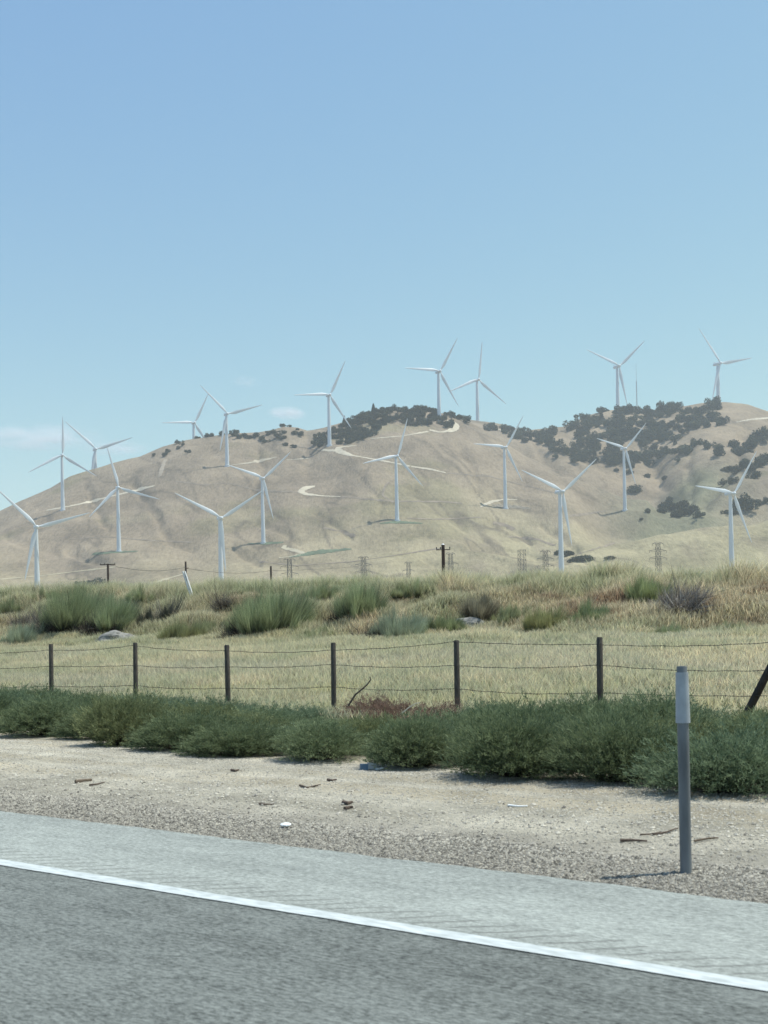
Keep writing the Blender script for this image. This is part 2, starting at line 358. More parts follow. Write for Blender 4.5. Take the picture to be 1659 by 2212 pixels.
# colours of the grass cover, with shade painted into the gully creases
low = 1 - sstep(1150, 1750, YY + (n1 - 0.5) * 500)
hc = mixc((0.275, 0.222, 0.168), (0.36, 0.318, 0.205), low)
hc = mixc(hc, (0.40, 0.345, 0.225), sstep(0.55, 0.75, fbm(XX / 60, YY / 160, 4, 12)) * 0.6 * low)
hc = mixc(hc, (0.21, 0.17, 0.135), sstep(0.56, 0.72, fbm(XX / 35, YY / 120, 4, 14)) * 0.4)
hc = mixc(hc, (0.22, 0.20, 0.12), sstep(0.6, 0.75, fbm(XX / 130, YY / 90, 4, 15)) * 0.5)
sx_ = np.abs(2 * fbm((XX + YY * 0.3) / 55, YY / 260, 3, 22) - 1)
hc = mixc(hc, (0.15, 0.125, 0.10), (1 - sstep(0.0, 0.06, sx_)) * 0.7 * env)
hc = mixc(hc, (0.15, 0.125, 0.095), creas_shade * 0.35 * sstep(0.35, 0.6, fbm(XX / 14, YY / 20, 3, 78)))
gp = np.exp(-((XP - 1470) / 130) ** 2) * sstep(1540, 1620, YY) * (1 - sstep(1850, 2100, YY)) * wC[:, None]
hc = mixc(hc, (0.19, 0.19, 0.125), np.clip(gp * (0.5 + fbm(XX / 30, YY / 60, 3, 31)), 0, 0.85))
bB = sstep(1, 0, wA)[:, None] * 0 + sstep(1900, 2150, YY) * sstep(1080, 1200, XP)
hc = mixc(hc, (0.30, 0.235, 0.165), bB * 0.6)
hc = hc * (0.815, 0.815, 0.805)
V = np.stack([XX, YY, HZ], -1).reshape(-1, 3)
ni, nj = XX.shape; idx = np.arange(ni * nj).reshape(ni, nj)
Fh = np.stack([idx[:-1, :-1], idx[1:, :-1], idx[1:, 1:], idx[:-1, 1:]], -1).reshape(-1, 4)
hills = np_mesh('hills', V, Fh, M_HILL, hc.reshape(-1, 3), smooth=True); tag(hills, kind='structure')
bvh = BVHTree.FromPolygons(V.tolist(), Fh.tolist(), all_triangles=False)
def hit(x, y):
    tx, tz = tan_of(x, y); d = Vector((tx, 1, tz)).normalized()
    r = bvh.ray_cast(Vector((0, 0, EYE)), d, 9000)
    return r[0]
def drop(X, Y):
    r = bvh.ray_cast(Vector((X, Y, 3000)), Vector((0, 0, -1)), 6000); return r[0].z if r[0] else 0.0
def hit_near(x, y, step=4):
    h = hit(x, y); k = 0
    while h is None and k < 30: y += step; h = hit(x, y); k += 1
    return h
pl = np_mesh('plain', [(-3900, -1400, -2.5), (3900, -1400, -2.5), (3900, 5200, -2.5), (-3900, 5200, -2.5)], [(0, 1, 2, 3)], M_HILL,
             np.full((4, 3), 0.27)); tag(pl, kind='structure')

# dirt tracks lying on the hills
M_TRACK = mat('pale_dirt', (0.42, 0.375, 0.295), 0.95, var=0.15, scale=0.1)
M_TRACKD = mat('faint_track', (0.20, 0.165, 0.13), 0.95, var=0.3, scale=0.1)
M_TRACKG = mat('green_patch_cover', (0.10, 0.13, 0.085), 0.95, var=0.3, scale=0.15)
def track(name, pts, wd, m, off=0.35):
    P = []
    for (x0, y0, *a), (x1, y1, *b) in zip(pts[:-1], pts[1:]):
        w0 = a[0] if a else wd; w1 = b[0] if b else wd
        n = max(2, int(math.hypot(x1 - x0, y1 - y0) / 2.5))
        for k in range(n):
            t = k / n; P.append((x0 + (x1 - x0) * t, y0 + (y1 - y0) * t, w0 + (w1 - w0) * t))
    H = []
    for x, y, w_ in P:
        h = hit(x, y)
        if h is not None: H.append((h, w_))
    if len(H) < 3: return
    # smooth positions so the ribbon stays continuous
    A = np.array([tuple(h) for h, _ in H]); Wd = np.array([q for _, q in H])
    B = A.copy()
    for _ in range(2): B[1:-1] = (B[:-2] + B[1:-1] * 2 + B[2:]) / 4
    T = np.gradient(B[:, :2], axis=0); T /= np.linalg.norm(T, axis=1)[:, None] + 1e-9
    N = np.stack([-T[:, 1], T[:, 0]], -1)
    nc = 5; V = []
    for j in range(nc):
        f = (j / (nc - 1) - 0.5)
        jit = 1 + (R_.random(len(B)) - 0.5) * 0.5 * (abs(f) > 0.4)
        q = B[:, :2] + N * (Wd * f * jit)[:, None]
        zz = np.array([drop(a, b) for a, b in q]) + off
        V.append(np.column_stack([q, zz]))
    V = np.concatenate(V); n = len(B); Fc = []
    for j in range(nc - 1):
        a = np.arange(n - 1) + j * n; Fc.append(np.stack([a, a + 1, a + 1 + n, a + n], -1))
    o = np_mesh(name, V, np.concatenate(Fc), m, smooth=True); tag(o, kind='structure'); return o
track('dirt_track', [(928, 929), (950, 934, 6), (972, 931), (986, 924), (987, 916), (977, 911), (966, 910)], 9, M_TRACK)
track('dirt_track', [(800, 948, 3), (870, 942, 3), (928, 932, 5)], 4, M_TRACK)
track('dirt_track', [(770, 963, 4), (745, 965, 6), (728, 968, 9), (732, 975, 9), (760, 984, 7), (800, 991, 6), (850, 1000, 5), (888, 1008, 4)], 7, M_TRACK)
track('dirt_track', [(888, 1008, 5), (930, 1014, 5), (965, 1022, 3)], 5, M_TRACK)
track('dirt_track', [(696, 972, 4), (728, 974, 6)], 5, M_TRACK)
track('dirt_track', [(680, 1051), (665, 1053), (651, 1058), (650, 1064), (663, 1068, 8), (700, 1072, 4), (738, 1073, 2)], 9, M_TRACK)
track('dirt_track', [(100, 1103, 6), (150, 1094), (200, 1083), (250, 1070), (300, 1058), (336, 1049, 4)], 6, M_TRACK)
track('dirt_track', [(345, 1030, 6), (350, 1012), (358, 990, 5)], 7, mat('pale_scar', (0.28, 0.235, 0.185), 0.95, var=0.15, scale=0.1))
track('dirt_track', [(500, 1005, 2), (540, 1000, 7), (570, 994, 8), (600, 987, 5)], 6, mat('pale_slope', (0.34, 0.30, 0.235), 0.95, var=0.15, scale=0.1))
track('dirt_track', [(620, 994, 2), (670, 990, 3)], 3, M_TRACK)
track('dirt_track', [(616, 1178, 4), (612, 1184, 6), (640, 1190, 6), (656, 1196, 6), (640, 1201, 6), (600, 1206, 3)], 6, mat('soft_track', (0.37, 0.33, 0.245), 0.95, var=0.1, scale=0.1))
track('dirt_track', [(1450, 934), (1510, 925), (1570, 916), (1610, 908), (1659, 900)], 3, M_TRACKD)
track('dirt_track', [(1590, 912, 5), (1625, 906, 8), (1670, 902, 8)], 8, M_TRACK)
track('dirt_track', [(1063, 924, 4), (1085, 930, 7), (1110, 933, 3)], 5, M_TRACK)
track('dirt_track', [(738, 1073), (800, 1079), (850, 1083), (960, 1084), (1000, 1088)], 4, M_TRACKD)
track('dirt_track', [(490, 1043), (560, 1060), (600, 1062), (650, 1064)], 3, M_TRACKD)
track('dirt_track', [(850, 1086), (838, 1078), (826, 1070), (832, 1050), (842, 1040)], 3, M_TRACKD)
track('dirt_track', [(1000, 918), (1030, 930), (1060, 945), (1085, 955)], 4, M_TRACKD)
track('dirt_track', [(1040, 1025), (1080, 1035), (1120, 1045), (1200, 1065)], 3, M_TRACKD)
track('dirt_track', [(1230, 1115), (1270, 1110), (1310, 1103)], 3, M_TRACKD)
track('dirt_track', [(1065, 1130), (1090, 1134), (1112, 1146)], 6, M_TRACKD)
track('dirt_track', [(0, 1252), (90, 1244), (180, 1233), (260, 1224)], 4, mat('worn_track', (0.34, 0.30, 0.21), 0.95, var=0.1, scale=0.1))
track('dirt_track', [(330, 1262), (355, 1252), (400, 1240)], 6, mat('worn_track_light', (0.35, 0.31, 0.22), 0.95, var=0.1, scale=0.1))
track('dirt_track', [(1240, 1200), (1290, 1185), (1330, 1172)], 3, M_TRACKD)
track('dirt_track', [(965, 1022), (1010, 1026), (1060, 1030), (1130, 1050)], 3, M_TRACKD)
track('dirt_track', [(600, 958), (640, 965), (696, 972)], 3, M_TRACKD)
track('dirt_track', [(150, 1165), (230, 1160), (330, 1168), (420, 1172)], 3, M_TRACKD)
track('dirt_track', [(560, 1213), (640, 1222), (760, 1214), (880, 1196), (960, 1183)], 3, M_TRACKD)
track('dirt_track', [(700, 1140), (735, 1148), (770, 1160)], 4, M_TRACKD)
track('dirt_track', [(880, 1120), (940, 1122), (1040, 1118)], 3, M_TRACKD)
track('dirt_track', [(1100, 1160), (1160, 1165), (1200, 1180)], 4, M_TRACKD)
track('dirt_track', [(380, 1040), (440, 1048), (490, 1043)], 3, M_TRACKD)
track('grass_patch', [(625, 1204, 4), (655, 1199, 12), (690, 1193, 16), (730, 1189, 11), (762, 1186, 3)], 14, M_TRACKG)
track('grass_patch', [(200, 1197, 3), (240, 1194, 8), (300, 1191, 3)], 8, M_TRACKG)
track('grass_patch', [(820, 1131, 3), (858, 1128, 9), (915, 1131, 3)], 8, M_TRACKG)
track('grass_patch', [(535, 1175, 3), (580, 1174, 7), (615, 1172, 3)], 8, M_TRACKG)
track('scrub_patch', [(1062, 1091, 4), (1080, 1094, 12), (1110, 1095, 16), (1150, 1100, 4)], 14, mat('scrub_cover', (0.17, 0.15, 0.12), 0.95, var=0.5, scale=0.25))
track('dirt_track', [(1038, 1096, 2), (1052, 1088, 5), (1066, 1083, 5), (1090, 1079, 3), (1120, 1080, 2)], 4, M_TRACK)

# ------------------------------------------------------------------ wind turbines
def blade_mesh():
    secs = [(0.0, 0.026, 0.026, 0), (0.05, 0.030, 0.026, 3), (0.12, 0.060, 0.022, 8), (0.22, 0.082, 0.017, 8), (0.4, 0.066, 0.012, 6),
            (0.6, 0.048, 0.0085, 4), (0.8, 0.032, 0.006, 3), (0.93, 0.020, 0.004, 2), (1.0, 0.006, 0.002, 1)]
    mb = MB(); n = 12; b = 0
    for (r, c, t, tw) in secs:
        for k in range(n):
            a = 2 * PI * k / n
            x = (math.cos(a) * 0.5 + (0.18 if r > 0.08 else 0)) * c; y = math.sin(a) * 0.5 * t * (1 if math.cos(a) > -0.5 else 0.6)
            q = rad(tw * 1.6); mb.v.append((x * math.cos(q) - y * math.sin(q), x * math.sin(q) + y * math.cos(q) - 0.02 * r * r, r))
    for i in range(len(secs) - 1):
        for k in range(n): mb.f.append((i * n + k, i * n + (k + 1) % n, (i + 1) * n + (k + 1) % n, (i + 1) * n + k))
    mb.f.append(tuple(range((len(secs) - 1) * n, len(secs) * n)))
    return mb
BL = blade_mesh()
bl0 = BL.build('blade', M_WHITE); blade_me = bl0.data; bpy.data.objects.remove(bl0)
M_DARKN = mat('nacelle_vent', (0.12, 0.12, 0.13), 0.6, var=0.1, scale=1)
TURB = [  # hub x,y ; base x,y ; tips ; mode ; label
    (77, 1139, 81, 1288, [(0, 1064), (183, 1113), (62, 1248)], 'hit', 'white wind turbine lowest at the far left, its foot behind the grassy bank'),
    (135, 984, 136, 1102, [(136, 912), (82, 1026), (203, 1035)], 'hit', 'white wind turbine, blade straight up, at the left end of the pale slanting track'),
    (207, 971, 206, 1012, [(147, 923), (280, 940), (198, 1020)], 1, 'white wind turbine peeking over the left slope of the hill, wisp of cloud beside it'),
    (252, 1054, 257, 1191, [(230, 970), (335, 1076), (203, 1112)], 'hit', 'white wind turbine crossing the pale slanting track on the left slope'),
    (419, 914, 419, 953, [(350, 920), (446, 850), (440, 946)], 1, 'white wind turbine half hidden behind the left ridge, one blade level to the left'),
    (488, 895, 491, 1007, [(443, 842), (552, 878), (484, 985)], 'hit', 'white wind turbine rising past the small bushes on the left ridge'),
    (478, 1120, 478, 1262, [(387, 1072), (566, 1057), (490, 1232)], 'hit', 'large white wind turbine left of centre with a wide V of blades'),
    (567, 1034, 569, 1172, [(488, 1009), (615, 985), (588, 1114)], 'hit', 'white wind turbine just right of the wide V turbine, foot above the zigzag track'),
    (709, 854, 712, 962, [(635, 857), (742, 780), (760, 920)], 'hit', 'white wind turbine on the pale dirt pad beside the dark trees'),
    (857, 986, 858, 1124, [(798, 1001), (876, 908), (915, 1049)], 'hit', 'white wind turbine in the middle of the bare slope under the hilltop'),
    (945, 803, 949, 907, [(872, 801), (982, 735), (993, 876)], 'hit', 'white wind turbine at the top of the central hill beside the curved pale track'),
    (1031, 821, 1032, 912, [(1037, 742), (962, 851), (1095, 867)], 2, 'white wind turbine right behind the central hilltop, one blade straight up'),
    (1093, 967, 1092, 1098, [(1018, 966), (1130, 903), (1130, 1036)], 'hit', 'white wind turbine beside the dark scrub patch on the right shoulder'),
    (1213, 1063, 1213, 1240, [(1124, 1028), (1293, 995), (1239, 1179)], 'hit', 'large white wind turbine right of centre, foot at the bank near dark bushes'),
    (1333, 792, 1335, 886, [(1254, 768), (1396, 737), (1355, 876)], 2, 'white wind turbine above the wooded right hill next to the thin mast'),
    (1347, 970, 1350, 1102, [(1277, 953), (1397, 915), (1372, 1040)], 'hit', 'white wind turbine in front of the wooded right hillside'),
    (1550, 786, 1552, 872, [(1493, 727), (1634, 771), (1527, 867)], 2, 'white wind turbine on the crest of the right hill'),
    (1578, 1067, 1581, 1236, [(1476, 1056), (1637, 979), (1621, 1154)], 'hit', 'large white wind turbine at the right edge, foot behind the grassy bank'),
]
for ti, (hx, hy, bx, by, tips, mode, lab) in enumerate(TURB):
    if mode == 'hit':
        b = hit_near(bx, by)
    else:
        Yd = {1: 2060, 2: 2660}[mode]
        b = at(bx, by, Yd); b.z = drop(b.x, b.y) if True else b.z
    Yd = b.y; psi = rad(27 + random.uniform(-3, 3))
    kpx = Yd / F_
    hub = at(hx, hy, Yd)
    H = hub.z - b.z
    best = []; phs = []
    for (x, y) in tips:
        dx = (x - hx) / math.cos(psi); dy = -(y - hy); q = complex(dx, dy); q *= complex(cr, -sr)
        best.append(abs(q)); phs.append(math.atan2(q.imag, q.real))
    Rr = (sorted(best)[-1] * 0.6 + sorted(best)[-2] * 0.4) * kpx
    m = sum(complex(math.cos(3 * a), math.sin(3 * a)) for a in phs); ph0 = math.atan2(m.imag, m.real) / 3
    root = empty('wind_turbine', (b.x, b.y, b.z - 2)); tag(root, lab, 'wind turbine', 'wind turbines on the hills')
    H += 2; wr = max(2.1, 0.053 * Rr)
    t = MB(); n = 10
    t.tube([(0, 0, H * k / n) for k in range(n + 1)], [wr * (1 - 0.42 * k / n) for k in range(n + 1)], 20)
    t.tube([(0, 0, -1), (0, 0, 2.6)], wr * 1.5, 20)
    t.build('tower', M_WHITE, root)
    ax = Vector((math.sin(psi), -math.cos(psi), 0.0)); rz = psi
    k = Rr / 50.0
    nac = empty('', (0, 0, 0)); bpy.data.objects.remove(nac)
    nb = MB()
    prof = [(-3.4, 1.25), (-3.0, 1.7), (0, 1.9), (4.5, 1.75), (6.5, 1.35), (6.9, 0.9)]
    nb.tube([(0, y * k, 1.2 * k) for y, _ in prof], [r * k for _, r in prof], 12)
    nb.box((0, 5.2 * k, 3.1 * k), (2.6 * k, 0.5 * k, 1.2 * k)); nb.box((0, 3.5 * k, 2.9 * k), (1.4 * k, 2.2 * k, 0.5 * k))
    nn = nb.build('nacelle', M_WHITE, root); nn.location = (0, 0, H - 1.2 * k); nn.rotation_euler = (0, 0, rz)
    hb = MB(); hp = [(0.8, 1.5), (-0.4, 1.75), (-1.5, 1.6), (-2.3, 1.1), (-2.8, 0.45)]
    hb.tube([(0, y * k, 0) for y, _ in hp], [r * k for _, r in hp], 14)
    ho = hb.build('rotor_hub', M_WHITE, root); ho.location = Vector((0, 0, H)) + ax * (4.2 * k); ho.rotation_euler = (0, 0, rz)
    for j in range(3):
        a = ph0 + j * 2 * PI / 3
        bo = link(bpy.data.objects.new('blade', blade_me), ho); bo.scale = (Rr, Rr, Rr)
        bo.rotation_euler = (0, PI / 2 - a, 0); bo.location = (0, -0.6 * k, 0)

# ------------------------------------------------------------------ hill trees
def crown_mesh(seed, kind):
    r = np.random.default_rng(seed); n = 1500
    if kind == 'round':
        nl = 9; C = r.normal(0, 1, (nl, 3)) * (0.42, 0.42, 0.2) + (0, 0, 0.62); Rl = r.uniform(0.30, 0.55, nl)
        li = r.integers(0, nl, n); d = r.normal(0, 1, (n, 3)); d /= np.linalg.norm(d, axis=1)[:, None]
        P = C[li] + d * (Rl[li] * r.uniform(0.55, 1.05, n))[:, None]; P[:, 2] = np.maximum(P[:, 2], 0.06)
    else:
        h = r.random(n) ** 0.8; a = r.random(n) * 2 * PI; q = (1 - h) * 0.42 * r.uniform(0.6, 1.05, n) * (1 + 0.25 * np.sin(h * 40)) + 0.04
        P = np.stack([np.cos(a) * q, np.sin(a) * q, 0.15 + h * 1.75], -1)
    s = r.uniform(0.05, 0.11, n); A = r.normal(0, 1, (n, 3)); B = r.normal(0, 1, (n, 3))
    A /= np.linalg.norm(A, axis=1)[:, None]; B -= A * (A * B).sum(1)[:, None]; B /= np.linalg.norm(B, axis=1)[:, None]
    V = np.stack([P - A * s[:, None], P + B * s[:, None], P + A * s[:, None], P - B * s[:, None]], 1).reshape(-1, 3)
    Fc = np.arange(4 * n).reshape(n, 4)
    base = mixc((0.020, 0.028, 0.022), (0.070, 0.085, 0.050), r.random(n)) * r.uniform(0.6, 1.1)
    col = np.repeat(base, 4, 0)
    # trunk: tapered, forked
    tv = []; tf = []
    mb = MB(); mb.tube([(0, 0, -0.25), (0.02, 0, 0.2), (0.05, 0.02, 0.55)], [0.06, 0.05, 0.02], 6, sq=1)
    mb.tube([(0.01, 0, 0.15), (-0.16, 0.05, 0.5)], [0.035, 0.012], 4); mb.tube([(0.01, 0, 0.2), (0.18, -0.08, 0.55)], [0.03, 0.012], 4)
    tv = np.array(mb.v); fq = [f for f in mb.f if len(f) == 4]
    Fc = np.concatenate([Fc, np.array(fq) + len(V)]); V = np.concatenate([V, tv]); col = np.concatenate([col, np.tile((0.05, 0.04, 0.03), (len(tv), 1))])
    return np_mesh('oak_tree', V, Fc, M_TREE, col, make=False)
CR = [crown_mesh(i, 'round') for i in range(5)]; CP = [crown_mesh(50 + i, 'pine') for i in range(2)]
def inpoly(x, y, P):
    c = False; j = len(P) - 1
    for i in range(len(P)):
        if (P[i][1] > y) != (P[j][1] > y) and x < (P[j][0] - P[i][0]) * (y - P[i][1]) / (P[j][1] - P[i][1]) + P[i][0]: c = not c
        j = i
    return c
ORDN = ['nearest', 'second', 'third', 'fourth', 'fifth', 'sixth', 'seventh', 'eighth', 'ninth', 'tenth', 'eleventh', 'twelfth', 'thirteenth', 'fourteenth', 'fifteenth', 'sixteenth', 'seventeenth', 'eighteenth', 'nineteenth', 'twentieth'] + ['%dth' % i for i in range(21, 90)]
ntree = 0; REL = []
LM = [('the turbine on the dirt pad', 712, 950), ('the summit turbine', 949, 907), ('the summit track bend', 975, 925), ('the blade up turbine', 1032, 912), ('the mast foot', 1376, 886), ('the turbine beside the mast', 1335, 886), ('the right crest turbine', 1552, 872), ('the turbine before the wood', 1347, 990), ('the hollow', 1470, 1105), ('the right picture edge', 1655, 1000), ('the left ridge turbine', 490, 945), ('the half hidden turbine', 419, 953), ('the ridge saddle', 1150, 930)]
def tree(x, y, wpx, lab, cat='tree', group=None, kind='round', hs=1.0):
    global ntree
    h = hit(x, y); k = 0
    while h is None and k < 12: y += 1.5; h = hit(x, y); k += 1
    if h is None or h.y < 200: return None
    me = random.choice(CP if kind == 'pine' else CR)
    o = bpy.data.objects.new('pine_tree' if kind == 'pine' else 'oak_tree', me); COL.objects.link(o)
    s = wpx * h.y / F_ / 1.65 * (1.0 if kind == 'pine' else 1)
    o.location = (h.x, h.y, h.z - 0.12 * s); o.rotation_euler = (0, 0, random.uniform(0, 6.28)); o.scale = (s * random.uniform(0.9, 1.25), s, s * hs * random.uniform(0.85, 1.15))
    tag(o, lab, cat, group); ntree += 1
    if group: REL.append((o, x, y, lab))
    return o
def fill(poly, n, w0, w1, lab, group, pine=0.1, mind=0.55):
    xs = [p[0] for p in poly]; ys = [p[1] for p in poly]; got = []; tries = 0
    while len(got) < n and tries < n * 60:
        tries += 1; x = random.uniform(min(xs), max(xs)); y = random.uniform(min(ys), max(ys))
        if not inpoly(x, y, poly): continue
        wv = random.uniform(w0, w1)
        if any((x - a) ** 2 + ((y - b) * 1.4) ** 2 < ((wv + c) * 0.5 * mind) ** 2 for a, b, c in got): continue
        if fbm(x / 16.0, y / 11.0, 2, 41) < 0.40: continue
        k = 'pine' if random.random() < pine else 'round'
        if tree(x, y, wv, lab if k == 'round' else lab.replace('rounded', 'pointed').replace('oak', 'conifer'), 'tree', group, k): got.append((x, y, wv))
    return len(got)
# central hilltop
fill([(660, 965), (700, 940), (740, 915), (780, 900), (830, 886), (930, 886), (955, 896), (930, 916), (905, 925), (860, 905), (820, 930), (775, 955), (745, 960), (690, 966)], 92, 12, 20,
     'dark rounded oak in the grove on the central hilltop', 'trees of the central hilltop grove', 0.07)
fill([(880, 908), (975, 905), (985, 920), (960, 925), (930, 915), (880, 925)], 10, 11, 17, 'dark rounded oak in the clump inside the curved track near the summit', 'trees by the curved summit track', 0.0)
fill([(960, 892), (1000, 905), (1060, 918), (1125, 932), (1165, 958), (1130, 955), (1075, 938), (1020, 918), (970, 900)], 26, 11, 17, 'dark rounded oak along the ridge falling right of the summit', 'trees of the falling ridge', 0.04)
# left ridge
for (x, y, q) in [(332, 985, 9), (356, 985, 13), (362, 978, 13), (385, 970, 12), (395, 962, 10), (384, 958, 14), (409, 978, 12), (425, 947, 10), (446, 944, 13), (457, 943, 12), (480, 938, 15), (505, 942, 13), (511, 934, 15), (516, 947, 14),
                  (529, 943, 13), (538, 947, 14), (552, 944, 16), (566, 951, 15), (573, 956, 12), (579, 940, 12), (610, 921, 13), (627, 921, 9), (590, 936, 15), (614, 936, 12), (600, 945, 16), (612, 948, 14), (636, 938, 15), (650, 941, 15), (617, 963, 12),
                  (636, 967, 12), (607, 950, 10), (643, 929, 9)]:
    tree(x, y, q, 'small dark round bush dotted along the left ridge', 'bush', 'bushes dotted along the left ridge', hs=0.8)
# right hill
fill([(1130, 938), (1175, 930), (1225, 924), (1260, 902), (1300, 890), (1350, 884), (1420, 886), (1480, 880), (1530, 874), (1565, 878), (1560, 902), (1570, 918), (1500, 928), (1462, 942), (1460, 965), (1430, 990), (1390, 1010), (1370, 1000), (1330, 1010), (1290, 995),
      (1240, 1000), (1200, 985), (1165, 965)], 150, 14, 27, 'dark rounded oak in the dense wood covering the right hillside', 'trees of the wood on the right hill', 0.03, 0.40)
fill([(1200, 990), (1260, 985), (1300, 985), (1380, 1005), (1350, 1018), (1250, 1010), (1210, 1005)], 9, 13, 22, 'dark rounded oak at the lower fringe of the right hill wood', 'trees at the lower fringe of the wood', 0)
for (x, y, q) in [(1475, 937, 18), (1485, 982, 30), (1470, 980, 26), (1500, 965, 22), (1512, 962, 16), (1528, 969, 22), (1555, 984, 28)]:
    tree(x, y, q, 'dark round oak among the scattered ones on the smooth slope below the right wood', 'tree', 'oaks scattered on the smooth right slope')
for (x, y, q) in [(1585, 968, 26), (1600, 985, 32), (1615, 972, 30), (1628, 960, 28), (1643, 950, 34), (1655, 945, 30)]:
    tree(x, y, q, 'dark oak in the band of trees climbing to the right edge', 'tree', 'oaks climbing to the right edge')
for (x, y, q) in [(1575, 1018, 20), (1590, 1022, 24), (1605, 1012, 26), (1622, 1018, 26), (1640, 1010, 28), (1655, 1000, 28), (1563, 1048, 18), (1580, 1045, 20), (1630, 1035, 24)]:
    tree(x, y, q, 'dark oak in the lower band of trees at the right edge', 'tree', 'oaks of the lower band at the right edge')
for (x, y, q) in [(1595, 1098, 34), (1612, 1102, 40), (1570, 1110, 12), (1640, 1090, 16), (1655, 1085, 16), (1585, 1112, 16)]:
    tree(x, y, q, 'dark tall oak standing behind the golden knoll at the right', 'tree', 'oaks behind the golden knoll')
for (x, y, q) in [(1438, 1098, 22), (1452, 1105, 26), (1470, 1100, 32), (1478, 1115, 32), (1496, 1108, 24), (1430, 1108, 16), (1508, 1117, 18), (1462, 1118, 24), (1448, 1088, 18)]:
    tree(x, y, q, 'green oak in the cluster in the hollow below the right hillside', 'tree', 'trees in the hollow')
fill([(1405, 940), (1470, 950), (1490, 1000), (1450, 1040), (1400, 1030), (1350, 1045), (1300, 1030), (1380, 990)], 9, 9, 17, 'dark rounded oak trailing down the slope below the right hill wood', 'trees trailing below the right wood', 0, 1.6)
tree(1369, 1063, 34, 'single dark oak beside the foot of the turbine before the wooded hillside', 'tree', hs=0.6)
tree(1398, 1031, 16, 'small lone bush between the wood and the hollow', 'bush', hs=0.7)
tree(1400, 1108, 14, 'thin dark shrub on the shoulder left of the hollow', 'bush'); tree(1384, 1124, 9, 'tiny dark shrub low on the shoulder left of the hollow', 'bush')
tree(1230, 1200, 26, 'dark bush in the gully just right of the large central right turbine', 'bush', hs=0.6)
tree(1205, 1198, 22, 'dark bush in the gully just left of the large central right turbine', 'bush', hs=0.6)
tree(1258, 1212, 40, 'broad dark green bush in the gully above the bank', 'bush', hs=0.6); tree(1315, 1208, 22, 'low dark green bush right of the broad gully bush', 'bush', hs=0.5)
tree(1270, 1210, 22, 'dark green bush touching the broad gully bush', 'bush', hs=0.6)

bins = {}
for o, x, y, lab in REL:
    nm, lx, ly = min(LM, key=lambda q: math.hypot(q[1] - x, q[2] - y)); dx, dy = x - lx, ly - y
    dn = ['right', 'upper right', 'top', 'upper left', 'left', 'lower left', 'bottom', 'lower right'][int(round(math.atan2(dy, dx) / (PI / 4))) % 8]
    bins.setdefault((nm, dn), []).append((math.hypot(dx, dy), o))
for (nm, dn), L_ in bins.items():
    L_.sort(key=lambda q: q[0])
    for i, (_, o) in enumerate(L_):
        kd = {'pine_tree': 'dark pointed conifer'}.get(o.name.split('.')[0], 'dark rounded oak' if o['category'] == 'tree' else 'small dark bush')
        o['label'] = '%s, %s out from %s towards the %s' % (kd, ORDN[i], nm, dn)
# ------------------------------------------------------------------ mast, pylons, poles
def lattice(mb, p0, p1, w0, w1, bar, nseg, tri=False):
    p0 = Vector(p0); p1 = Vector(p1); cs = [(-1, -1), (1, -1), (1, 1), (-1, 1)]
    def c(k, t): w_ = (w0 + (w1 - w0) * t) / 2; p = p0.lerp(p1, t); return p + Vector((cs[k][0] * w_, cs[k][1] * w_, 0))
    for k in range(4): mb.tube([c(k, 0), c(k, 1)], bar, 4)
    for i in range(nseg):
        a, b = i / nseg, (i + 1) / nseg
        for k in range(4):
            mb.tube([c(k, a), c((k + 1) % 4, b)], bar * 0.7, 3, cap=False); mb.tube([c((k + 1) % 4, a), c(k, b)], bar * 0.7, 3, cap=False)
            mb.tube([c(k, b), c((k + 1) % 4, b)], bar * 0.7, 3, cap=False)
b = at(1376, 886, 2640); b.z = drop(b.x, b.y); top = at(1374, 784, 2640).z
root = empty('radio_mast', (b.x, b.y, b.z)); tag(root, 'thin pale lattice radio mast on the wooded right hill beside a turbine', 'mast')
M_MAST = mat('mast_paint', (0.42, 0.40, 0.41), 0.6, var=0.1, scale=1)
h_ = top - b.z; mb = MB(); lattice(mb, (0, 0, 0), (0, 0, h_ * 0.66), 2.0, 1.4, 0.16, 22); mb.build('mast', M_MAST, root)
mb = MB(); mb.tube([(0, 0, h_ * 0.66), (0, 0, h_)], [0.35, 0.15], 6); mb.build('antenna', M_MAST, root)
for k in range(3):
    a = 2 * PI * k / 3 + 0.4; g_ = Vector((math.cos(a) * 22, math.sin(a) * 22, 0)); g_.z = drop(b.x + g_.x, b.y + g_.y) - b.z
    mb = MB(); mb.tube([(0, 0, h_ * 0.62), g_], 0.04, 3); mb.build('guy_wire', M_WIRE, root)

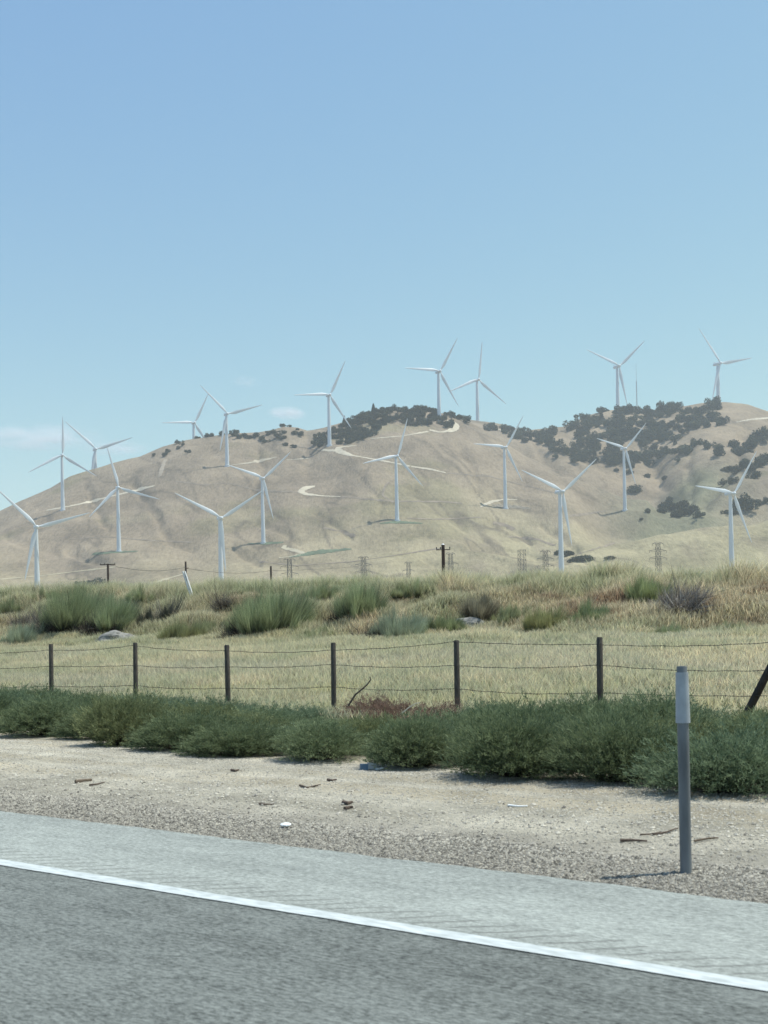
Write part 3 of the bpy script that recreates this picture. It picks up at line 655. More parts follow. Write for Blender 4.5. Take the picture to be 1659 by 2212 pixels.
PYL = [(625, 1207, 6.0, 'A', 'grey lattice pylon left of the others, just right of the short dark pole'), (785, 1203, 6.5, 'A', 'grey lattice pylon between the two middle shrubs, arms drooping right'),
       (882, 1215, 5.0, 'B', 'smallest grey lattice pylon with a flat wide top, left of the dark utility pole'), (973, 1196, 5.5, 'B', 'grey lattice pylon directly behind the dark utility pole'),
       (1127, 1188, 4.0, 'C', 'narrow boxy grey lattice pylon without arms showing'), (1178, 1190, 6.5, 'A', 'grey lattice pylon just left of the large central right turbine'),
       (1421, 1173, 6.5, 'A', 'grey lattice pylon in front of the golden field at the right')]
for (x, y, aw, st, lab) in PYL:
    Yd = 820.0 if x != 882 else 1000.0; tp = at(x, y, Yd); gz = drop(tp.x, tp.y)
    root = empty('power_pylon', (tp.x, tp.y, gz), random.uniform(0.25, 0.6)); tag(root, lab, 'pylon', 'lattice pylons behind the bank')
    h_ = tp.z - gz; bar = 0.105
    mb = MB(); bw = 3.0 if st != 'C' else 4.2
    lattice(mb, (0, 0, 0), (0, 0, h_ * 0.55), 7.0, bw, bar, 5); lattice(mb, (0, 0, h_ * 0.55), (0, 0, h_), bw, bw * (0.75 if st != 'C' else 0.95), bar, 5)
    mb.build('lattice_body', M_STEEL, root, smooth=False)
    lev = {'A': [h_ - 0.4, h_ - 5.2, h_ - 10], 'B': [h_ - 0.2, h_ - 6.5], 'C': []}[st]
    for i, lz in enumerate(lev):
        ww = aw * (0.62 if i == 0 else 1.0); mb = MB()
        for sg in (-1, 1):
            for oy in (-0.8, 0.8):
                mb.tube([(sg * bw * 0.4, oy, lz + 1.1), (sg * ww, 0, lz)], bar * 0.8, 4); mb.tube([(sg * bw * 0.4, oy, lz - 0.3), (sg * ww, 0, lz)], bar * 0.8, 4)
            mb.tube([(sg * ww, 0, lz), (sg * ww, 0, lz - 1.5)], bar * 0.9, 5)
        mb.build('cross_arm', M_STEEL, root, smooth=False)

def upole(x, ytop, ybase, Yd, r, arm, lab, rz=0.0, arm_dz=0.35, cap=False):
    tp = at(x, ytop, Yd); gz = 0.3 if Yd < 150 else drop(tp.x, tp.y)
    root = empty('utility_pole', (tp.x, tp.y, gz), rz); tag(root, lab, 'utility pole', 'utility poles behind the bank')
    h_ = tp.z - gz
    mb = MB(); mb.tube([(0, 0, -0.5), (0, 0, h_ * 0.5), (0, 0, h_)], [r * 1.25, r * 1.1, r], 10); mb.build('pole', M_POLE, root)
    if cap:
        mb = MB(); mb.tube([(0, 0, h_ + 0.003), (0, 0, h_ + r * 0.9)], [r * 1.02, r * 0.15], 10); mb.build('pole_cap', mat('cap_metal', (0.6, 0.6, 0.6), 0.4, var=0.1), root)
    if arm:
        mb = MB(); mb.box((0, -r - 0.05, h_ - arm_dz), (arm, 0.09, min(0.16, 0.0007 * Yd)))
        mb.build('cross_arm', M_POLE, root, smooth=False)
        for q in (-0.47, -0.2, 0.47):
            mb = MB(); mb.tube([(q * arm, -r - 0.05, h_ - arm_dz + 0.067), (q * arm, -r - 0.05, h_ - arm_dz + 0.13), (q * arm, -r - 0.05, h_ - arm_dz + 0.26)], [0.03, 0.06, 0.035], 6)
            mb.build('insulator', M_STEEL, root)
    return tp
P1 = upole(233, 1218, 1270, 200, 0.17, 2.5, 'brown wooden T shaped utility pole standing left above the round bush', arm_dz=0.12)
P2 = upole(401, 1213, 1268, 260, 0.19, 1.6, 'brown utility pole right behind the leaning white board', rz=1.35, arm_dz=1.4)
P3 = upole(585, 1223, 1258, 340, 0.26, 0, 'short dark pole top left of the first lattice pylon')
P4 = upole(957, 1177, 1255, 110, 0.15, 1.25, 'tall near black utility pole with a light cap and small cross arm', arm_dz=0.45, cap=True)
mb = MB()
chain = [at(0 - 60, 1216, 180), P1, P2, P3, at(850, 1208, 600)]
def sag(mb, a, b, s, r, n=14):
    pts = [a.lerp(b, k / n) - Vector((0, 0, s * 4 * (k / n) * (1 - k / n))) for k in range(n + 1)]
    mb.tube(pts, r, 4)
for a, b2, dz in [(chain[1], chain[2], -0.1), (chain[2], chain[3], -1.4), (chain[3], chain[4], -1.2)]:
    sag(mb, a + Vector((0, 0, dz)), b2 + Vector((0, 0, -1.2)), 0.9, 0.035)
tag(mb.build('overhead_wire', M_WIRE), 'thin dark overhead wire strung between the brown poles at the left', 'wire')

# round bush far behind the bank by the T pole
def dome_bush_mesh(name, seed, N, leafL, leafW, c0, c1, m, sprig=26, up=0.30, lobes=7, rand=0.42):
    r = np.random.default_rng(seed)
    C = np.zeros((lobes, 3)); a = r.random(lobes) * 2 * PI; q = r.uniform(0.1, 0.55, lobes)
    C[:, 0] = np.cos(a) * q; C[:, 1] = np.sin(a) * q; C[:, 2] = r.uniform(0.05, 0.35, lobes); C[0] = (0, 0, 0.25)
    Rl = r.uniform(0.42, 0.62, lobes); Rl[0] = 0.7
    ns = N // sprig
    li = r.integers(0, lobes, ns); d = r.normal(0, 1, (ns, 3)); d[:, 2] = np.abs(d[:, 2]) * 0.9 - 0.15; d /= np.linalg.norm(d, axis=1)[:, None]
    tip = C[li] + d * (Rl[li] * r.uniform(0.62, 1.22, ns))[:, None]
    org = C[li] * 0.6 + d * (Rl[li] * 0.25)[:, None]; org[:, 2] = np.maximum(org[:, 2], 0.02)
    bend = r.normal(0, 0.06, (ns, 3)) + (0.03, 0, 0.05)
    t = r.uniform(0.30, 1.0, (ns, sprig)) ** 0.75
    P = org[:, None, :] * (1 - t[..., None]) + tip[:, None, :] * t[..., None] + bend[:, None, :] * (np.sin(t * PI))[..., None]
    P = P + r.normal(0, 0.018, P.shape); P[..., 2] = np.maximum(P[..., 2], 0.01)
    D = (tip - org); D /= np.linalg.norm(D, axis=1)[:, None]
    D = np.repeat(D[:, None, :], sprig, 1) + r.normal(0, rand, P.shape) + (0, 0, up); D /= np.linalg.norm(D, axis=-1)[..., None]
    P = P.reshape(-1, 3); D = D.reshape(-1, 3); n = len(P)
    Sd = np.cross(D, r.normal(0, 1, (n, 3))); Sd /= np.linalg.norm(Sd, axis=1)[:, None]
    Lh = leafL * r.uniform(0.6, 1.4, n)[:, None]; Wh = leafW * r.uniform(0.7, 1.3, n)[:, None]
    V = np.stack([P - Sd * Wh * 0.5, P + Sd * Wh * 0.5, P + D * Lh], 1).reshape(-1, 3)
    sc = np.repeat(r.random(ns), sprig) * 0.6 + r.random(n) * 0.4
    col = np.repeat(mixc(c0, c1, sc), 3, 0)
    Fc = np.arange(3 * n).reshape(n, 3)
    # woody stems
    ms = min(ns, 260); o2 = org[:ms] * (0.25, 0.25, 0.1); t2 = tip[:ms] * 0.93; s2 = np.cross(t2 - o2, r.normal(0, 1, (ms, 3))); s2 /= np.linalg.norm(s2, axis=1)[:, None]
    Vs = np.stack([o2 - s2 * 0.007, o2 + s2 * 0.007, t2], 1).reshape(-1, 3)
    Fs = np.arange(3 * ms).reshape(ms, 3) + len(V)
    col = np.concatenate([col, np.tile((0.075, 0.06, 0.045), (len(Vs), 1))])
    return np_mesh(name, np.concatenate([V, Vs]), np.concatenate([Fc, Fs]), m, col, make=False)

GB = [dome_bush_mesh('green_bush', 100 + i, 52000, 0.052, 0.0105, c0, c1, M_LEAF) for i, (c0, c1) in enumerate([
    ((0.055, 0.086, 0.042), (0.285, 0.340, 0.190)), ((0.050, 0.084, 0.046), (0.265, 0.335, 0.205)), ((0.070, 0.092, 0.040), (0.315, 0.345, 0.175)),
    ((0.055, 0.090, 0.052), (0.275, 0.345, 0.220)), ((0.048, 0.076, 0.038), (0.245, 0.295, 0.160))])]
BROWN = dome_bush_mesh('dry_bush', 140, 26000, 0.06, 0.009, (0.12, 0.078, 0.058), (0.29, 0.195, 0.15), M_LEAF)

def ground_at(x, y):
    """near terrain point behind a picture position"""
    tx, tz = tan_of(x, y); prev = None
    for Y in np.arange(4, 90, 0.05):
        s_, p_ = w2loc(tx * Y, Y); z = float(zg(s_, p_))
        if EYE + tz * Y <= z: return Vector((tx * Y, Y, z))
    return None
def near_z(X, Y): s_, p_ = w2loc(X, Y); return float(zg(s_, p_))

# roadside bush rows
front_p = lambda s: float(np.interp(s, [-14.5, -13.6, -12.9, -12.2, -11.4, -9, -7, -6, -3], [9.95, 10.5, 10.5, 9.9, 9.5, 9.3, 9.3, 8.95, 8.9]))
hgt = lambda x: float(np.interp(x, [0, 110, 250, 500, 700, 900, 1100, 1300, 1500, 1700], [0.62, 0.66, 0.60, 0.52, 0.47, 0.52, 0.60, 0.72, 0.72, 0.66]))
ORD = ['first', 'second', 'third', 'fourth', 'fifth', 'sixth', 'seventh', 'eighth', 'ninth', 'tenth', 'eleventh', 'twelfth', 'thirteenth', 'fourteenth', 'fifteenth', 'sixteenth', 'seventeenth', 'eighteenth', 'nineteenth', 'twentieth', 'twenty-first', 'twenty-second', 'twenty-third', 'twenty-fourth']
def place_bush(me, name, s, p, rx, h, lab, group, cat='bush'):
    X, Y = loc2w(s, p); o = bpy.data.objects.new(name, me); COL.objects.link(o)
    o.location = (X, Y, near_z(X, Y) - 0.02); o.rotation_euler = (0, 0, random.uniform(0, 6.28)); o.scale = (rx * random.uniform(0.9, 1.1), rx * random.uniform(0.9, 1.1), h / 0.92)
    tag(o, lab, cat, group); return o
ROWS = [(0.70, 1.26, 'front', 'in the front row along the gravel'), (1.80, 1.05, 'second', 'in the second row from the gravel'), (2.6, 1.1, 'third', 'in the third row from the gravel'), (3.8, 1.15, 'fourth', 'in the fourth row from the gravel'), (5.0, 1.2, 'last', 'in the rear row under the wires')]
random.seed(23)
for ri, (dp, gap, rn, where) in enumerate(ROWS):
    s = -14.8 - dp * 1.45; k = 0
    while s < -3.0 - dp * 0.15:
        p = front_p(s + dp * 0.9) + dp + random.uniform(-0.12, 0.12); X, Y = loc2w(s, p); x = W_ / 2 + F_ * X / Y
        if p > 15.2: s += gap; continue
        hh = hgt(x) * random.uniform(0.86, 1.08) * (1.0 if ri < 3 else 0.92)
        if ri == 0: hh *= random.uniform(0.90, 1.10)
        if ri == 1: hh *= random.uniform(0.72, 0.92)
        if x > 1560: hh *= 0.88
        if ri == 2: hh *= 0.94
        if ri >= 2 and 650 < x < 960: hh *= 0.5
        rr = random.uniform(0.62, 0.86) if ri else random.uniform(0.66, 0.88)
        vis = -80 < x < 1740
        if -260 < x < 1900:
            nm = ORD[min(k, len(ORD) - 1)]; k += 1
            place_bush(random.choice(GB), 'green_bush', s, p, rr, hh, 'feathery dark green bush, %s from the left %s' % (nm, where), 'green bushes between gravel and fence')
        s += gap * random.uniform(0.8, 1.15)
DB = [(-11.9, 15.3, 0.8, 0.42, 'leftmost reddish brown dead bush by the fence, under the bent stick'), (-11.0, 14.9, 0.8, 0.40, 'middle reddish brown dead bush at the fence line'),
      (-10.2, 14.5, 0.75, 0.36, 'rightmost reddish brown dead bush at the fence line')]
for s, p, rr, hh, lb in DB: place_bush(BROWN, 'dry_bush', s, p, rr * 1.1, hh + 0.14, lb, 'brown dead bushes at the fence')

# ------------------------------------------------------------------ grass
def blades(name, S0, P0, Hh, Wd, lean, colr, m=M_GRASS, label_kind='stuff', tipc=None):
    n = len(S0); z = zg(S0, P0) - 0.02
    base = np.stack([S0, P0, z], -1); a = R_.random(n) * 2 * PI
    sd_ = np.stack([np.cos(a), np.sin(a) * 0.6, np.zeros(n)], -1) * (Wd / 2)[:, None]
    ln = R_.normal(0, 1, (n, 2)) * lean + (0.10, -0.02)
    tip = base + np.stack([ln[:, 0] * Hh, ln[:, 1] * Hh, Hh], -1)
    mid = base * 0.45 + tip * 0.55 - np.stack([ln[:, 0] * Hh * 0.12, ln[:, 1] * Hh * 0.12, np.zeros(n)], -1)
    V = np.stack([base - sd_ * 0.7, base + sd_ * 0.7, mid + sd_, tip, mid - sd_], 1).reshape(-1, 3)
    k = np.arange(n) * 5
    Fc = np.concatenate([np.stack([k, k + 1, k + 2, k + 4], -1)])
    # one quad stalk and one spear tip, kept as quads (tip vertex doubled by index order)
    Fc = np.concatenate([Fc, np.stack([k + 4, k + 2, k + 3, k + 3], -1)]) if False else Fc
    tri = np.stack([k + 4, k + 2, k + 3], -1)
    col = np.repeat(colr, 5, 0)
    if tipc is not None:
        col = col.reshape(n, 5, 3); col[:, 3] = tipc; col = col.reshape(-1, 3)
    me = bpy.data.meshes.new(name)
    V = V.astype(np.float32); me.vertices.add(len(V)); me.vertices.foreach_set('co', V.ravel())
    lt = np.concatenate([np.full(n, 4), np.full(n, 3)]).astype(np.int32); li = np.concatenate([Fc.ravel(), tri.ravel()]).astype(np.int32)
    me.loops.add(len(li)); me.loops.foreach_set('vertex_index', li)
    me.polygons.add(2 * n); me.polygons.foreach_set('loop_start', np.concatenate([[0], np.cumsum(lt)[:-1]]).astype(np.int32)); me.polygons.foreach_set('loop_total', lt)
    me.update(calc_edges=True)
    ca = me.color_attributes.new('Col', 'FLOAT_COLOR', 'POINT'); cc = np.ones((len(V), 4), np.float32); cc[:, :3] = col; ca.data.foreach_set('color', cc.ravel())
    me.materials.append(m); o = link(bpy.data.objects.new(name, me)); roadobj(o)
    return o
def scatter(n, p0, p1, marg=0.36, cl=None):
    """random points in the wedge the photograph can see, in road coordinates"""
    out = []
    got = 0
    while got < n:
        p = R_.uniform(p0, p1, n); t = R_.uniform(-marg, marg, n)
        Y = p / (0.6061 * t + 0.7954); X = t * Y; s = 0.7954 * X - 0.6061 * Y
        wgt = Y * Y; keep = R_.random(n) < wgt / wgt.max()
        out.append(np.stack([s[keep], p[keep]], -1)); got += keep.sum()
    o = np.concatenate(out)[:n]; return o[:, 0], o[:, 1]
STRAW = np.array((0.74, 0.63, 0.43)); GREEN = np.array((0.29, 0.34, 0.19)); OLIVE = np.array((0.51, 0.49, 0.31)); BRN = np.array((0.40, 0.27, 0.18)); GREY = np.array((0.50, 0.47, 0.38)); YEL = np.array((0.62, 0.59, 0.24))
def cover(s, p, right):
    n1 = fbm(s / 3.2, p / 2.0, 3, 51); n2 = fbm(s / 1.3, p / 1.0, 3, 52); n3 = fbm(s / 5, p / 3, 3, 53)
    c = mixc(OLIVE, STRAW, sstep(0.42, 0.66, n1)); c = mixc(c, GREEN, sstep(0.50, 0.64, n2) * 0.75)
    c = mixc(c, GREY, sstep(0.58, 0.72, n3) * 0.6)
    return c
def jit(c, a=0.25): 
    n = len(c); return np.clip(c * (1 + (R_.random((n, 1)) - 0.5) * 2 * a) * (1 + (R_.random((n, 3)) - 0.5) * 0.12), 0, 1)
# meadow between fence and bank
n = 330000; s, p = scatter(n, 14.3, 31.5)
c = cover(s, p, 0); c = mixc(c, YEL, sstep(0.5, 0.7, fbm(s / 1.1, p / 1.4, 3, 60)) * 0.55 * (p < 21)); c = mixc(c, STRAW, R_.random(n) * 0.5)
Hm = 0.20 + 0.14 * R_.random(n) + 0.14 * fbm(s / 1.5, p / 1.5, 2, 61)
tag(blades('meadow_grass', s, p, Hm, R_.uniform(0.010, 0.024, n) * (0.7 + p / 45), 0.40, jit(c * np.where(R_.random(n) < 0.42, 0.38, 1.0)[:, None], 0.45), tipc=jit(mixc(c, (0.92, 0.86, 0.60), np.full(n, 0.6)), 0.35)),
    'pale yellow green seeding grass filling the field between fence and bank', 'grass', kind='stuff')
# bank
n = 400000; s, p = scatter(n, 29.5, 41.5)
xx = W_ / 2 + F_ * (CA * s - SA * p) / (SA * s + CA * p)
dry = sstep(31, 33, p) * (1 - sstep(36.4, 38.0, p)) * (0.35 + 0.65 * sstep(900, 1350, xx) + 0.4 * np.exp(-((xx - 740) / 70) ** 2))
c = cover(s, p, 0); nn = fbm(s / 1.7, p / 0.9, 3, 71)
c = mixc(c, mixc(STRAW, (0.72, 0.54, 0.36), nn), dry * 0.8); c = mixc(c, BRN, sstep(0.52, 0.68, nn) * dry)
c = mixc(c, mixc(GREEN * 1.25, OLIVE, fbm(s / 1.5, p / 1.2, 2, 91)), sstep(0.43, 0.56, fbm(s / 2.3, p / 1.5, 3, 90)) * (0.85 - 0.6 * dry))
Hb = (0.20 + 0.32 * R_.random(n)) * (0.75 + 0.65 * sstep(36, 38.5, p)) * (0.30 + 1.5 * fbm(s / 1.1, p / 0.9, 2, 72) + 0.3 * sstep(0.58, 0.75, fbm(s / 1.6, p / 1.2, 2, 88)) * sstep(35, 37, p))
tag(blades('bank_grass', s, p, Hb, R_.uniform(0.012, 0.024, n), 0.36, jit(c * np.where(R_.random(n) < 0.42, 0.38, 1.0)[:, None], 0.45), tipc=jit(mixc(c, (0.92, 0.84, 0.58), np.full(n, 0.55)), 0.35)),
    'tall straw and green grass covering the bank up to its crest', 'grass', kind='stuff')

# ------------------------------------------------------------------ broom shrubs on the bank
def broom(name, wpx, hpx, x, ybase, lab, c0, c1, n=5200, dead=False, lean=0.12, dark=0.24, group=None, base=(0.035, 0.028, 0.022), wd=0.012, curl=0.1, foot=False):
    if not dead: n = int(n * 1.7)
    g_ = ground_at(x, ybase)
    if g_ is None: return
    wpx *= 1.25; hpx *= 1.06
    kx = g_.y / F_; Rw = wpx * kx / 2; Hh = hpx * kx
    r = np.random.default_rng(int(x * 7 + ybase)); nc = max(12, n // 90); ka = r.random(nc) * 2 * PI; kq = np.sqrt(r.random(nc)); kl = r.uniform(0.80, 1.06, nc); kc = r.uniform(0.65, 1.25, nc); ci = r.integers(0, nc, n)
    a = ka[ci] + r.normal(0, 0.10, n) / (0.3 + kq[ci]); q = np.clip(kq[ci] + r.normal(0, 0.06, n), 0, 1.05)
    K = 9 if wpx > 140 else 6; sa_ = r.random(K) * 2 * PI; sq_ = np.sqrt(r.random(K)) * 0.62; sq_[0] = 0
    sh_ = r.uniform(0.62, 1.0, K) * (1 - 0.25 * sq_); sh_[0] = 1.0; sk = np.arange(nc) % K; si = sk[ci]
    b0 = np.stack([np.cos(sa_[si]) * sq_[si] * Rw + np.cos(a) * q * Rw * 0.22, np.sin(sa_[si]) * sq_[si] * Rw + np.sin(a) * q * Rw * 0.22, np.zeros(n)], -1)
    kl = kl * sh_[sk]; el = q * rad(85 if curl > 0.5 else 52) + r.normal(0, 0.13, n); a2 = a + r.normal(0, 0.15, n)
    Ln = Hh * kl[ci] * r.uniform(0.6, 1.1, n) * (1 + 0.12 * np.sin(a * 3 + 1)) * (1 - 0.12 * q)
    sx = max(0.8, (Rw * 0.5) / (Hh * math.sin(rad(56))))
    d = np.stack([np.sin(el) * np.cos(a2) * sx + lean, np.sin(el) * np.sin(a2), np.cos(el)], -1)
    p1 = b0 + d * (Ln * 0.5)[:, None] + r.normal(0, curl * 0.15, (n, 3)); p2 = p1 + (d * (1, 1, 1) + (0, 0, 0.35) + r.normal(0, curl, (n, 3))) * (Ln * 0.45)[:, None]
    sd_ = np.cross(d, r.normal(0, 1, (n, 3))); sd_ /= np.linalg.norm(sd_, axis=1)[:, None]; sd_ = sd_ * wd * 0.5
    V = np.stack([b0 - sd_, b0 + sd_, p1 + sd_, p1 - sd_, p2], 1).reshape(-1, 3); k = np.arange(n) * 5
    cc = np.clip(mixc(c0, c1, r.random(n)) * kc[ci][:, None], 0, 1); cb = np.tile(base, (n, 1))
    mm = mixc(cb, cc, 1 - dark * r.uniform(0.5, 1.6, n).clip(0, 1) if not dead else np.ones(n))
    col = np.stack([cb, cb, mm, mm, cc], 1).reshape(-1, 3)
    V2 = V; Fq_ = np.stack([k, k + 1, k + 2, k + 3], -1); Ft = np.stack([k + 3, k + 2, k + 4], -1)
    me = bpy.data.meshes.new('stems'); V2 = V2.astype(np.float32); me.vertices.add(len(V2)); me.vertices.foreach_set('co', V2.ravel())
    lt = np.concatenate([np.full(n, 4), np.full(n, 3)]).astype(np.int32); li = np.concatenate([Fq_.ravel(), Ft.ravel()]).astype(np.int32)
    me.loops.add(len(li)); me.loops.foreach_set('vertex_index', li); me.polygons.add(2 * n)
    me.polygons.foreach_set('loop_start', np.concatenate([[0], np.cumsum(lt)[:-1]]).astype(np.int32)); me.polygons.foreach_set('loop_total', lt); me.update(calc_edges=True)
    ca = me.color_attributes.new('Col', 'FLOAT_COLOR', 'POINT'); c4 = np.ones((len(V2), 4), np.float32); c4[:, :3] = col; ca.data.foreach_set('color', c4.ravel())
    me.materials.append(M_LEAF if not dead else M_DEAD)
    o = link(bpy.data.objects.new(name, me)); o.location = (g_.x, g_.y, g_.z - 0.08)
    if not lab: return o
    tag(o, lab, 'shrub', group)
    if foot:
        c = broom('dead_and_shade_stems', wpx * 0.62, hpx * 0.50, x - wpx * 0.14, ybase + 5, None, (0.035, 0.03, 0.026), (0.11, 0.095, 0.08), 2600, dead=True, base=(0.02, 0.017, 0.014), curl=0.8, wd=0.02)  # near-black stems added as the shade at the shrub's lower left
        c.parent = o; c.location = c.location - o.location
    return o
G0, G1 = (0.19, 0.235, 0.12), (0.47, 0.53, 0.31); B0, B1 = (0.26, 0.31, 0.21), (0.52, 0.58, 0.42)
GRP = 'green broom shrubs on the bank'
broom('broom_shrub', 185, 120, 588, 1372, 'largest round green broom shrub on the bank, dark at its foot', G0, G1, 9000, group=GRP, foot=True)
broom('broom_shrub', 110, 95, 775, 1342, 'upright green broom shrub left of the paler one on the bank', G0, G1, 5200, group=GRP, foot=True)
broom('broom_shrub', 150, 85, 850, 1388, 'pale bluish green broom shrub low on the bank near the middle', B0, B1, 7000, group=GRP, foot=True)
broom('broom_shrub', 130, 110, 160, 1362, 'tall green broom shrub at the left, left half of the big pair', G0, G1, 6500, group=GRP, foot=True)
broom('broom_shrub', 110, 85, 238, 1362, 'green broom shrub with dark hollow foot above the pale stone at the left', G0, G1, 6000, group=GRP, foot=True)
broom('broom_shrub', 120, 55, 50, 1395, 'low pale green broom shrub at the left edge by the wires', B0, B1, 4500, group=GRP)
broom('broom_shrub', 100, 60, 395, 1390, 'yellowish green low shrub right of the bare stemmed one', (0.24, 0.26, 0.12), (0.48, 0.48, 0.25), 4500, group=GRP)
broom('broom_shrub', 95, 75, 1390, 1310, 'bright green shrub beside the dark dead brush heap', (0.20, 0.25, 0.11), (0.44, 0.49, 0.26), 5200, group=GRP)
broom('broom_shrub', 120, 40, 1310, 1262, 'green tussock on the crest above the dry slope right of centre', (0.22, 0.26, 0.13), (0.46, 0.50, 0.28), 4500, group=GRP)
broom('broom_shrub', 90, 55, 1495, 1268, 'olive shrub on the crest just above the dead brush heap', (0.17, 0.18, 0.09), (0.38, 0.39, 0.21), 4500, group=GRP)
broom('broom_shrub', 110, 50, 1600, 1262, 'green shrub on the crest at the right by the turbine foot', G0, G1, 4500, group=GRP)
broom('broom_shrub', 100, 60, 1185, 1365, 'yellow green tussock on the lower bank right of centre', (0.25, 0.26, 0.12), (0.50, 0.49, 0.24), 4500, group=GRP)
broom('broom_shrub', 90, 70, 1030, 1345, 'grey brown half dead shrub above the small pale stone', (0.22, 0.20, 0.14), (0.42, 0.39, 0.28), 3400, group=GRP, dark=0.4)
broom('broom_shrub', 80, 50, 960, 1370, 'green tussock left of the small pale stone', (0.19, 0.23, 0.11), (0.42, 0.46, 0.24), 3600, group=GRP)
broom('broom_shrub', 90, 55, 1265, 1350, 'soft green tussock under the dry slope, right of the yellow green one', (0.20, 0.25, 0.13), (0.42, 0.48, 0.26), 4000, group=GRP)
T0, T1 = (0.24, 0.27, 0.14), (0.52, 0.55, 0.32)
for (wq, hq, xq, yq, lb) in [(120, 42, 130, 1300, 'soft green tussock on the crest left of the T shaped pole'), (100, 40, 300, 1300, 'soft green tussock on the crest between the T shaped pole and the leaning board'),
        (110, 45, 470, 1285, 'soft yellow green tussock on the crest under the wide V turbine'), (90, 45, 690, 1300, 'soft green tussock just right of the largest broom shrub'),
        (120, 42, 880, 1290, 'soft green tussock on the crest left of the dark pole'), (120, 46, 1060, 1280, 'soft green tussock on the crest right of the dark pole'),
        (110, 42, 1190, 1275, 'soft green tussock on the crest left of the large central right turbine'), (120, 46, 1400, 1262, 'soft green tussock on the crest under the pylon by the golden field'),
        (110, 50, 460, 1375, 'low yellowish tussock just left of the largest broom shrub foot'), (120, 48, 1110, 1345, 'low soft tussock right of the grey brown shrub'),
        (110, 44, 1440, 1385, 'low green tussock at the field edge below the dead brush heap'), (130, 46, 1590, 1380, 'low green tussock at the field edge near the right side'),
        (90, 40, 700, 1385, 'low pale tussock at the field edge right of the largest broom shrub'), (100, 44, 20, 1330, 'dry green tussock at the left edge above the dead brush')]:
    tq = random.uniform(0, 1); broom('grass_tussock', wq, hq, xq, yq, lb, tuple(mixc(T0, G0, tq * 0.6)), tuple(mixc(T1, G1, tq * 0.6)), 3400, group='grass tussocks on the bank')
broom('bare_shrub', 62, 92, 360, 1348, 'leafless grey shrub with tall spiky stems left of the leaning board', (0.12, 0.11, 0.09), (0.19, 0.18, 0.14), 260, dead=True, base=(0.05, 0.04, 0.035), wd=0.026)
broom('bare_shrub', 80, 60, 330, 1358, 'low dark leafless shrub at the foot of the spiky one', (0.10, 0.10, 0.07), (0.17, 0.17, 0.12), 1600, dead=True, base=(0.04, 0.035, 0.03), wd=0.02)
broom('dead_brush', 165, 58, 1475, 1322, 'dark tangled heap of dead brush on the right of the bank', (0.15, 0.13, 0.115), (0.42, 0.38, 0.34), 3200, dead=True, base=(0.05, 0.042, 0.036), curl=0.9, wd=0.022)
broom('dead_brush', 120, 50, 85, 1362, 'dark tangled dead brush at the left, behind the low pale shrub', (0.12, 0.10, 0.085), (0.34, 0.30, 0.25), 2400, dead=True, base=(0.03, 0.025, 0.02), curl=0.9, wd=0.022)
broom('dead_brush', 70, 46, 480, 1318, 'small grey tangle of dead brush left of the largest shrub', (0.14, 0.12, 0.10), (0.28, 0.25, 0.20), 900, dead=True, base=(0.05, 0.04, 0.03), curl=0.9, wd=0.02)
# round bush far behind the bank
h = hit(212, 1262)
if h is not None:
    tree(212, 1266, 44, 'dark green round bush behind the bank beside the T shaped pole', 'bush', hs=0.55)

# pale stones
def rock(name, x, y, wpx, hpx, lab, base=(0.22, 0.215, 0.20), seed=3):
    g_ = ground_at(x, y); k = g_.y / F_; rx = wpx * k / 2; rz_ = hpx * k
    bm = bmesh.new(); bmesh.ops.create_icosphere(bm, subdivisions=4, radius=1)
    for v in bm.verts:
        c = v.co.copy(); n_ = float(fbm(c.x * 2.2 + seed, c.y * 2.2 + c.z * 1.7, 4, seed)); f = 0.72 + 0.55 * n_
        v.co = Vector((c.x * rx * f, c.y * rx * 0.7 * f, c.z * rz_ * f))
    me = bpy.data.meshes.new(name); bm.to_mesh(me); bm.free(); me.materials.append(mat(name, base, 0.95, var=0.35, scale=8, bump=0.8, bscale=25))
    o = link(bpy.data.objects.new(name, me)); o.location = (g_.x, g_.y, g_.z + rz_ * 0.15); tag(o, lab, 'stone'); return o
rock('pale_stone', 250, 1396, 95, 28, 'broad pale grey stone at the foot of the bank behind the second fence post')
rock('pale_stone', 1015, 1362, 78, 24, 'small pale grey stone low on the bank near the middle', seed=5)

# leaning white board
p0 = at(421, 1293, 53.0); p1 = at(397, 1234, 53.0); root = empty('white_board', p0); tag(root, 'white double board leaning left on the crest of the bank', 'board')
M_WB = mat('white_board_paint', (0.75, 0.75, 0.74), 0.6, var=0.05)
d = p1 - p0
for q in (-0.045, 0.045):
    mb = MB(); mb.tube([Vector((q, 0, -0.3)), d + Vector((q, 0, 0))], 0.036, 4); mb.build('plank', M_WB, root, smooth=False)

